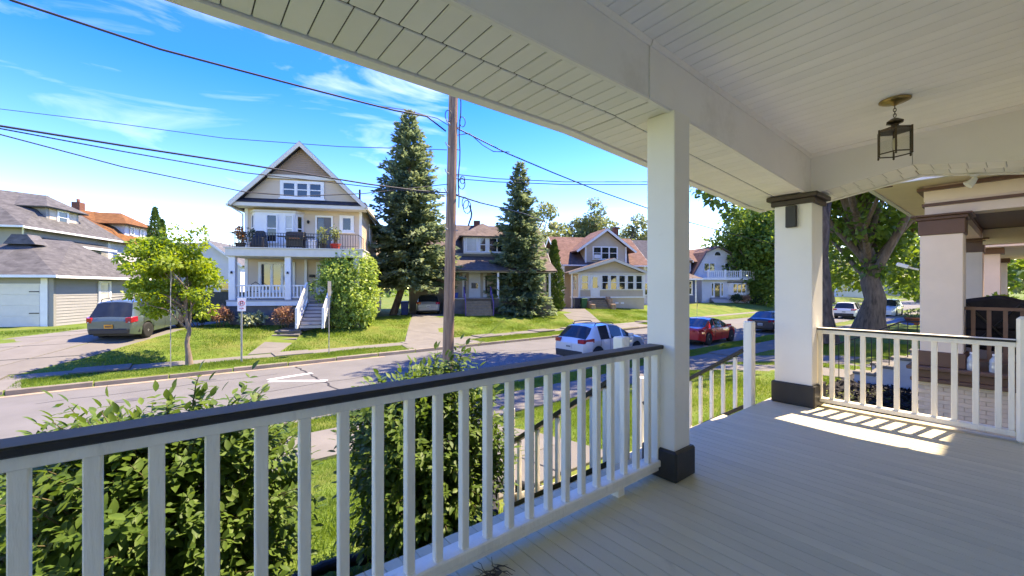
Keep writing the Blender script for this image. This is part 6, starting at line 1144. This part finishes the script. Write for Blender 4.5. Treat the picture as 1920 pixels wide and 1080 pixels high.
car('sage green estate car parked in the left driveway, rear to the road', 'parked_car', (o_[0], o_[1], .80), hd, 4.55, 1.78, suv(1.70, 4.55, 1.0), .98, .95, 3.58, p_green, .345, pillars=((0, .72), (1.12, 1.22), (2.14, 2.24), (3.05, 4)), tail=(.68, .90, .80, 1.02, .30), plate='plate_o', bumper=(.34, .56, M['plastic']), rails=(.55, 2.3), pitch=.075)
p = RF(803, 31.0); o_ = p
car('silver grey car parked under the spruce in the middle driveway', 'parked_car', (o_[0], o_[1], 1.03), hd, 4.5, 1.78, hatch(1.52, 4.5, .95), .93, .9, 3.5, p_grey, .33, pillars=((0, .9), (1.5, 1.6), (2.3, 2.4), (3.1, 4)), tail=(.62, .88, .80, .98, .25), bumper=(.36, .6, p_grey))
car('silver crossover parked on the near side behind the railing', 'parked_car', (12.15, 11.55, .01), 0, 4.3, 1.76, hatch(1.58, 4.3, 1.0), .98, .82, 3.43, p_silver, .34, pillars=((0, .98), (1.55, 1.66), (2.38, 2.46), (3.0, 4)), tail=(.55, .90, .86, 1.02, .55), bumper=(.30, .56, M['plastic']), rails=(.9, 2.1))
car('bright red sedan parked beyond the silver crossover', 'parked_car', (20.9, 11.42, .01), 0, 4.55, 1.80, sedan(1.43, 4.55, .93), .91, .95, 3.6, p_red, .325, pillars=((0, 1.02), (1.62, 1.72), (2.38, 2.46), (3.0, 4)), tail=(.50, .88, .74, .86, .30))
car('dark blue sedan parked beyond the red one, half behind the thick column', 'parked_car', (30.6, 11.3, .01), 0, 4.6, 1.82, sedan(1.45, 4.6, .94), .92, .95, 3.65, p_black, .33, pillars=((0, 1.02), (1.62, 1.72), (2.38, 2.46), (3.0, 4)), tail=(.55, .9, .74, .88, .28))
car('white crossover parked left of the massive tree trunk', 'parked_car', (50.6, 11.2, .01), 0, 4.6, 1.86, suv(1.66, 4.6, 1.0), .98, .95, 3.6, p_white, .35, pillars=((0, .72), (1.5, 1.6), (2.2, 2.3), (3.05, 4)), tail=(.6, .9, .86, 1.0, .3), bumper=(.3, .58, M['plastic']))
car('high white car parked right of the massive tree trunk', 'parked_car', (60.5, 9.2, .05), rad(180), 5.0, 1.95, suv(1.85, 5.0, 1.12), 1.1, 1.0, 3.9, p_white, .38, pillars=((0, .72), (1.5, 1.6), (2.4, 2.5), (3.2, 4.5)), tail=(.6, .9, .9, 1.1, .3), bumper=(.35, .6, M['plastic']))
car('dark car parked beyond the high white car', 'parked_car', (66.5, 10.8, .05), 0, 4.6, 1.85, suv(1.65, 4.6, 1.0), .98, .95, 3.6, p_black, .35, pillars=((0, .72), (1.5, 1.6), (2.2, 2.3), (3.05, 4)), tail=(.6, .9, .86, 1.0, .3))

# ================================================================== NEIGHBOURING PORCH
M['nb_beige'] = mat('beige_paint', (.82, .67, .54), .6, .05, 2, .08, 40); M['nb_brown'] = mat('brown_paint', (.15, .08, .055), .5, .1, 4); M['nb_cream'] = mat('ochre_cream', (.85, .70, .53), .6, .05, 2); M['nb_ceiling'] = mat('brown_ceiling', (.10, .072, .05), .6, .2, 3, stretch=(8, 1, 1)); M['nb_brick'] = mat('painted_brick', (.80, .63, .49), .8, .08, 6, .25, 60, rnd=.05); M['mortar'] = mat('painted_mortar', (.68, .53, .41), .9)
nb = thing('neighbour_house', 'beige neighbouring house with square porch columns and brown trim', 'house', (12, -1, .6)); NW = dict(parent=nb, world=True)
br = MB().box(9.06, -3.0, .3, 15.5, 1.06, 1.62).build('brick_wall', M['mortar'], **NW)
bme = MB().box(-.009, -.102, -.029, .004, .102, .029).mesh('brick', M['nb_brick'], bevel=.003)
for r_ in range(17):
    z_ = .56 + .064 * r_
    for k in range(12):
        y_ = 1.0 - .212 * k - (.106 if r_ % 2 else 0)
        if y_ > -1.3: inst(bme, 'brick', br, Vector((9.056 + random.uniform(-.0015, .0015), y_, z_)) - nb.location)
for r_ in range(17):     # corner returns on the street side
    for k in range(5): o = inst(bme, 'brick', br, Vector((9.15 + .212 * k + (.106 if r_ % 2 else 0), 1.064, .56 + .064 * r_)) - nb.location, (0, 0, rad(-90)))
for (e, z0, z1) in ((.05, 1.62, 1.68), (.02, 1.681, 1.80), (.09, 1.801, 1.86)): MB().box(9.0 - e, -3.0, z0, 15.5, 1.10 + e, z1).build('ledge', M['nb_brown'], bevel=.01, **NW)
def ncol(x, y, w_, zt_, brown=True):
    c = MB().box(x, y, 1.86, x + w_, y + w_, zt_).build('column', M['nb_beige'], bevel=.008, **NW); MB().box(x - .03, y - .03, 1.861, x + w_ + .03, y + w_ + .03, 2.09).build('base_trim', M['nb_brown'], c, world=True, bevel=.01)
    for (e, z0, z1) in ((.02, zt_ - .31, zt_ - .08), (.05, zt_ - .079, zt_ - .03), (.10, zt_ - .029, zt_)): MB().box(x - e, y - e, z0, x + w_ + e, y + w_ + e, z1).build('cap_trim', M['nb_brown'], c, world=True, bevel=.008)
    return c
ncol(9.06, .59, .46, 4.20); ncol(14.15, .62, .44, 4.20)
# entablature
MB().box(9.10, .64, 4.201, 14.6, 1.0, 4.42).box(9.10, -3.0, 4.201, 9.46, .64, 4.42).build('beam', M['nb_beige'], **NW); MB().box(9.07, .61, 4.34, 14.63, 1.03, 4.385).box(9.07, -3.0, 4.34, 9.10, .61, 4.385).build('beam_moulding', M['nb_brown'], **NW)
MB().box(9.09, .63, 4.421, 14.6, 1.01, 4.66).box(9.09, -3.0, 4.421, 9.46, .63, 4.66).build('frieze', M['nb_cream'], **NW); MB().box(9.02, .55, 4.58, 14.7, 1.08, 4.625).box(9.0, -3.0, 4.60, 9.09, .55, 4.65).build('frieze_moulding', M['nb_brown'], **NW)
MB().box(8.42, -3.2, 4.661, 15.2, 1.55, 4.70).build('eave_soffit', M['nb_cream'], **NW); MB().box(8.36, -3.2, 4.64, 8.419, 1.61, 4.80).box(8.42, 1.551, 4.64, 15.2, 1.61, 4.80).build('gutter', M['white'], **NW); MB().box(8.6, 1.3, 4.645, 8.63, 1.55, 4.66).build('soffit_strip', M['nb_brown'], **NW)
MB().slab([(8.36, 1.62, 4.80), (15.2, 1.62, 4.80), (15.2, -1.0, 6.2), (8.36, -1.0, 6.2)], .1).build('porch_roof', bpy.data.materials['own_shingles'], **NW)
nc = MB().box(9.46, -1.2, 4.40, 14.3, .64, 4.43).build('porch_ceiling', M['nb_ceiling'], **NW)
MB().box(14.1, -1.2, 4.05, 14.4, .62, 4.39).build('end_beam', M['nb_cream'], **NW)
MB().box(9.3, -9, .4, 15, -.72, 9.4).build('main_wall', M['nb_beige'], **NW); MB().slab([(8.75, -.40, 9.35), (15.6, -.40, 9.35), (15.6, -5, 12.4), (8.75, -5, 12.4)], .15).slab([(8.75, -9.6, 9.35), (15.6, -9.6, 9.35), (15.6, -5.01, 12.4), (8.75, -5.01, 12.4)], .15).build('main_roof', bpy.data.materials['own_shingles'], **NW)
nr_ = MB().box(9.22, -.72, 2.74, 9.30, .585, 2.785).build('side_railing', M['nb_brown'], **NW); MB().box(9.235, -.72, 1.98, 9.285, .585, 2.02).build('bottom_rail', M['nb_brown'], nr_, world=True)
bme2 = MB().box(-.022, -.022, 0, .022, .022, .72).mesh('baluster', M['nb_brown'])
for k in range(9): inst(bme2, 'baluster', nr_, Vector((9.26, .50 - .155 * k, 2.021)) - nb.location)
nr_ = MB().box(14.2, -.72, 2.74, 14.28, .6, 2.785).build('side_railing', M['nb_brown'], **NW)
for k in range(9): inst(bme2, 'baluster', nr_, Vector((14.24, .50 - .155 * k, 2.021)) - nb.location)
MB().box(14.0, -.4, 2.0, 14.05, .3, 2.0).build('end_rail', M['nb_brown'], nr_, world=True)
# concrete entrance steps with stepped cheek walls and iron railings
ns = thing('concrete_steps', 'pale concrete steps with stepped side walls in front of the neighbouring porch', 'steps', (14.3, 1.1, .6))
o0 = Vector((14.3, 1.1, .6))
def wb(x0, y0, z0, x1, y1, z1): return MB().box(x0 - o0.x, y0 - o0.y, z0 - o0.z, x1 - o0.x, y1 - o0.y, z1 - o0.z)
M['pale_blue_grey'] = mat('pale_blue_grey', (.42, .43, .46), .8, .1, 2)
for x_ in (13.4, 15.25):
    for (ya, yb_, zt_) in ((1.16, 1.95, 1.34), (1.951, 2.32, 1.10), (2.321, 2.75, .88)):
        wb(x_, ya, .3, x_ + .3, yb_, zt_).build('cheek_wall', M['pale_blue_grey'], ns); wb(x_ - .04, ya, zt_ + .001, x_ + .34, yb_ + .03, zt_ + .075).build('coping', M['concrete'], ns, bevel=.012)
for k in range(6): wb(13.705, 1.16 + .28 * k, .3, 15.245, 1.44 + .28 * k, 1.66 - .19 * k).build('step', M['concrete'], ns, bevel=.012)
ir = thing('iron_railing', 'thin black iron railing beside the neighbouring concrete steps', 'railing', (13.5, 1.2, 1.4)); o0 = Vector((13.5, 1.2, 1.4))
pts = [(13.52, 1.25, 2.3), (13.52, 1.9, 2.25), (13.52, 2.6, 1.85), (13.52, 3.3, 1.50)]; MB().tube([Vector(p) - o0 for p in pts], .018, 6).build('top_rail', M['black'], ir)
for k in range(13):
    y_ = 1.28 + .165 * k; zt_ = float(np.interp(y_, [p[1] for p in pts], [p[2] for p in pts])); zb0 = 1.42 if y_ < 1.95 else 1.18 if y_ < 2.32 else .9 if y_ < 2.7 else .6; MB().box(13.51 - o0.x, y_ - .008 - o0.y, zb0 - o0.z, 13.53 - o0.x, y_ + .008 - o0.y, zt_ - o0.z).build('bar', M['black'], ir)
# mulch bed and stones between the houses
g_ = np.random.default_rng(8); n_ = 7000
P = np.stack([g_.uniform(9.2, 15.5, n_), 1.15 + g_.beta(1.1, 1.6, n_) * 2.0, np.zeros(n_)], 1); P = P[~((P[:, 0] > 13.3) & (P[:, 0] < 15.6))]; P[:, 2] = [gz(a, b) + .03 for a, b, _ in P]; n_ = len(P)
o = idxmesh('bark_mulch', place(DIA_V, P, g_.normal(size=(n_, 3)) * [1, 1, .3], unit(np.array([0, 0, 1.0]) + g_.normal(0, .6, (n_, 3))), g_.uniform(.05, .12, n_)), DIA_F, M['mulch'], None, smooth=False); tag(o, 'black bark mulch beside the neighbouring steps', 'mulch', kind='stuff')
bed = MB().box(9.1, 1.1, .55, 15.6, 3.05, .665).build('soil_bed', M['mulch']); tag(bed, kind='structure')
for k, (x_, y_, r_) in enumerate(((10.2, 2.9, .16), (10.6, 3.05, .13), (10.95, 3.0, .18), (9.7, 2.75, .14), (9.4, 2.5, .12))):
    lab = ['rounded garden stone in the row edging the mulch bed, %s' % s_ for s_ in ('middle of the row', 'second from the steps end', 'largest, nearest the steps', 'second from the brick wall', 'smallest, nearest the brick wall')][k]
    b = MB().lathe([(.3 * r_, -.05), (r_, .02), (r_ * .95, r_ * .5), (r_ * .55, r_ * .85), (.02, r_ * .92)], n=9); b.v = [(x + random.uniform(-.1, .1) * r_, y * .8 + random.uniform(-.1, .1) * r_, z + random.uniform(-.05, .05) * r_) for x, y, z in b.v]; o = b.build('garden_stone', M['stone_tan']); o.location = (x_, y_, gz(x_, y_)); tag(o, lab, 'stone', 'stones edging the mulch bed')
# things on the neighbouring porch
for k, (y_, lab) in enumerate(((.50, 'clear plastic water bottle on the ledge right next to the beige column'), (.285, 'clear plastic water bottle on the ledge farther from the beige column'))):
    bt = thing('water_bottle', lab, 'bottle', (9.05, y_, 1.861), group='bottles on the ledge'); M.setdefault('bottle', mat('bottle_plastic', (.42, .45, .47), .08, .3, 20, spec=.9)); MB().lathe([(.05, 0), (.055, .02), (.055, .09), (.05, .11), (.055, .13), (.052, .17), (.022, .225), (.022, .24)], n=14).build('body', M['bottle'], bt); MB().lathe([(.024, .241), (.024, .262), (.02, .265)], n=12).build('cap', M['white'], bt)
sg = thing('folded_stroller', 'black folded stroller standing behind the brown railing', 'stroller', (10.15, .36, 1.861)); cloth = mat('black_cloth', (.022, .02, .024), .8, .4, 6, .3, 30)
MB().prism([(-.35, .55), (.38, .5), (.42, .72), (.30, 1.02), (-.1, 1.10), (-.38, 1.0)], 'x', -.24, .24).build('hood', cloth, sg, bevel=.05); MB().hexa([(-.22, -.3, .18), (.22, -.3, .18), (.22, .32, .25), (-.22, .32, .25)], [(-.24, -.34, .55), (.24, -.34, .55), (.24, .36, .55), (-.24, .36, .55)]).build('seat', cloth, sg, bevel=.04)
for x_ in (-.26, .26): MB().tube([(x_, -.42, .12), (x_, -.1, .5), (x_, .3, 1.0), (x_, .42, 1.12)], .016, 6).build('frame_tube', M['black'], sg); MB().tube([(x_, .42, .12), (x_, .1, .4), (x_, -.3, .95)], .014, 6).build('frame_tube', M['black'], sg)
MB().tube([(-.26, .42, 1.12), (0, .46, 1.14), (.26, .42, 1.12)], .02, 6).build('handle', M['rubber'], sg)
for x_ in (-.28, .28):
    for y_ in (-.42, .42): MB().tube([(x_ - .025, y_, .12), (x_ + .025, y_, .12)], .12, 16).build('wheel', M['rubber'], sg)
bg_ = thing('storage_bag', 'dark bulging bag next to the folded stroller', 'bag', (9.75, -.25, 1.861)); b = MB().lathe([(.14, 0), (.19, .08), (.2, .25), (.14, .42), (.06, .5), (.08, .56)], n=12); b.v = [(x * (1 + .12 * math.sin(9 * z + 3 * y)), y, z) for x, y, z in b.v]; b.build('sack', cloth, bg_); MB().tube([(-.06, 0, .5), (.06, 0, .5)], .05, 8).build('tie', M['black'], bg_)
sc_ = thing('security_camera', 'small white security camera fixed to the beige column', 'camera', (9.03, 1.09, 3.36)); MB().tube([(.04, -.02, .0), (0, .04, .02), (-.02, .10, .05)], .016, 8).build('bracket', M['white'], sc_); MB().bar((-.03, .08, .04), (-.03, .22, .10), .06, .06).build('housing', M['white'], sc_, bevel=.012); MB().tube([(-.03, .22, .10), (-.03, .228, .1035)], .02, 10).build('lens', M['black'], sc_)
# next porch farther on
n2 = thing('farther_porch_house', 'beige porch beyond the neighbouring one, seen between its columns', 'house', (22, -1, .6)); NW2 = dict(parent=n2, world=True)
MB().box(19, -4, .4, 27, 1.1, 1.8).build('porch_base', M['nb_beige'], **NW2); MB().box(19.0, -9, .4, 27, -.9, 8.5).build('main_wall', M['nb_cream'], **NW2)
for x_ in (19.2, 26.2): c = MB().box(x_, .5, 1.8, x_ + .5, 1.0, 4.1).build('column', M['nb_beige'], **NW2); MB().box(x_ - .08, .42, 4.1, x_ + .58, 1.08, 4.28).build('cap_trim', M['nb_brown'], c, world=True)
c = MB().box(19.2, -.55, 1.8, 19.65, -.1, 4.1).build('column', M['nb_beige'], **NW2); MB().box(18.6, -4, 4.281, 27.4, 1.5, 4.6).build('porch_beam', M['nb_cream'], **NW2); MB().slab([(18.4, 1.7, 4.6), (27.6, 1.7, 4.6), (27.6, -1, 6), (18.4, -1, 6)], .1).build('porch_roof', bpy.data.materials['own_shingles'], **NW2); MB().slab([(18.6, -.6, 8.5), (27.4, -.6, 8.5), (27.4, -5, 11.5), (18.6, -5, 11.5)], .12).build('main_roof', bpy.data.materials['own_shingles'], **NW2)
r2 = MB().box(19.35, -.1, 2.66, 19.45, .5, 2.72).build('side_railing', M['nb_brown'], **NW2)
for k in range(4): MB().box(19.38, -.02 + .14 * k, 1.8, 19.42, .02 + .14 * k, 2.66).build('baluster', M['nb_brown'], r2, world=True)
fp = np.array([18.0, .9]); bush('flowering_shrub', 'low yellow green shrub seen between the porch columns', (17.3, .55, .65), (.7, .6, 1.25), .12, 'young_leaf', 1500, 99, 14)
# blue tarpaulin under the big tree and the terracotta planter
tp = MB(); tb_ = RF(1688, 24.5)
nx_ = 12
for j in range(nx_):
    for i in range(nx_): u, v = i / (nx_ - 1) - .5, j / (nx_ - 1) - .5; tp.v.append((u * 1.7, v * 1.3, max(.02, .34 * math.exp(-6 * (u * u + v * v)) + .05 * math.sin(9 * u) * math.cos(7 * v))))
for j in range(nx_ - 1):
    for i in range(nx_ - 1): a = j * nx_ + i; tp.f.append([a, a + 1, a + 1 + nx_, a + nx_]); tp.m.append(0); tp.sm.append(True)
o = tp.build('blue_tarpaulin', mat('blue_tarp', (.03, .14, .38), .4, .2, 3), fix=False); o.location = (tb_[0], tb_[1], gz(*tb_) + .35); tag(o, 'crumpled bright blue tarpaulin right of the massive tree trunk', 'tarpaulin')
pp = RF(1712, 24); pl_ = thing('terracotta_planter', 'terracotta planter with green plants right of the blue tarpaulin', 'planter', (pp[0], pp[1], gz(*pp) + .3)); MB().lathe([(.25, 0), (.36, .35), (.40, .36), (.40, .44), (.33, .44)], n=16).build('pot', terracotta, pl_); crown('foliage', M['pale_leaf'], pl_, [(np.array((pp[0], pp[1], gz(*pp) + .95)), (.4, .4, .3), 160)], .14, seed=7)
# black corrugated drain pipe on the ground by the porch
dp = [Vector((.55 + .05 * k, 3.62 + .006 * k * math.sin(k * .3), .74)) for k in range(60)]; rr = [.055 if k % 2 else .043 for k in range(60)]
o = MB().tube([p - dp[0] for p in dp], rr, 12, smooth=False).build('drain_pipe', M['rubber']); o.location = dp[0]; tag(o, 'black corrugated drain pipe lying on the grass between the two shrubs', 'pipe')

# ================================================================== GRASS
M['grass_blade'] = leafmat('grass_blade', (.085, .16, .024), (.185, .265, .046), .38, .5, .2, .9)
def inpoly(P, poly):
    c = np.zeros(len(P), bool); j = len(poly) - 1
    for i in range(len(poly)):
        xi, yi = poly[i]; xj, yj = poly[j]; c ^= ((yi > P[:, 1]) != (yj > P[:, 1])) & (P[:, 0] < (xj - xi) * (P[:, 1] - yi) / (yj - yi + 1e-12) + xi); j = i
    return c
EXC = [[(-9.2, 20.8), (-4.2, 20.8), (-2.45, 22.35), (-.8, 24.45), (1.0, 27.9), (2.2, 30.5), (-3.2, 30.4), (-4.7, 27.4), (-7, 24)],
       [tuple(xy(756, 644, .18)), tuple(xy(772, 593, 1.0)), (15.1, 33.2), (18.1, 31.8), tuple(xy(836, 593, 1.0)), tuple(xy(862, 644, .18))],
       [tuple(xy(1074, 608, .3)), tuple(xy(1050, 585, .98)), tuple(xy(1046, 577, 1.03)), tuple(xy(1092, 577, 1.03)), tuple(xy(1100, 582, .98)), tuple(xy(1136, 608, .3))],
       [(2.1, 20.8), (3.35, 20.8), (4.1, 21.95), (4.75, 23.7), (6.3, 24.7), (4.6, 25.6), (3.7, 24.4), (2.95, 22.4)],
       [(2.7, 1.8), (4.95, 1.8), (4.95, 7.4), (2.7, 7.4)], [(13.65, 2.9), (15.25, 2.9), (15.25, 7.4), (13.65, 7.4)], [(16.15, -6), (18.45, -6), (18.45, 7.4), (16.15, 7.4)], [(9, 1.0), (15.7, 1.0), (15.7, 3.1), (9, 3.1)],
       [(-9.5, 18), (-4, 18), (-4, 19.9), (-9.5, 19.9)], [(8.6, 18), (12.4, 18), (12.4, 19.9), (8.6, 19.9)], [(24.5, 18), (28.5, 18), (28.5, 19.9), (24.5, 19.9)]]
for (p_, hw, hd_) in ((TH, 3.2, .1),): EXC.append([tuple(p_ + HX * a + HY * b) for a, b in ((-3.2, -.1), (4.0, -.1), (4, 13), (-3.2, 13))])
def lawn(name, label, x0, x1, y0, y1, n_, hgt, wid, seed, bias=False):
    g2 = np.random.default_rng(seed); P = np.stack([g2.uniform(x0, x1, n_), g2.uniform(y0, y1, n_)], 1)
    for e in EXC: P = P[~inpoly(P, e)]
    n_ = len(P); z_ = np.array([gz(a, b) for a, b in P]) + .0; P3 = np.column_stack([P, z_]); D = g2.normal(0, .38, (n_, 3)); D[:, 2] = 1; pt = .7 + .5 * np.sin(P[:, 0] * 1.3 + np.sin(P[:, 1] * 2.1)) * np.sin(P[:, 1] * 1.7)
    nr = g2.normal(size=(n_, 3)); nr[:, 2] *= .2; tm = BLADE_V * [1, wid / hgt, 1]; o = idxmesh(name, place(tm, P3, D, unit(nr), hgt * g2.uniform(.55, 1.3, n_) * np.clip(pt, .6, 1.3)), BLADE_F, M['grass_blade'], None, smooth=False); tag(o, label, 'grass', kind='stuff')
lawn('lawn_grass', 'mown grass of the near front lawn', -3.5, 9.2, 1.95, 7.33, 150000, .075, .010, 1); lawn('lawn_grass', 'mown grass of the neighbouring near lawns', 5.7, 24, 1.2, 7.33, 120000, .08, .014, 2); lawn('verge_grass', 'grass of the near kerb verge', -4, 34, 8.78, 9.85, 60000, .09, .015, 3)
lawn('verge_grass', 'grass of the far kerb verge', -8, 30, 18.27, 19.72, 70000, .09, .018, 4); lawn('lawn_grass', 'grass of the lawns sloping up to the far houses', -4.5, 36, 20.88, 28.5, 170000, .09, .026, 5); lawn('verge_grass', 'grass by the left driveway', -14, -4, 18.27, 30, 30000, .09, .026, 6)
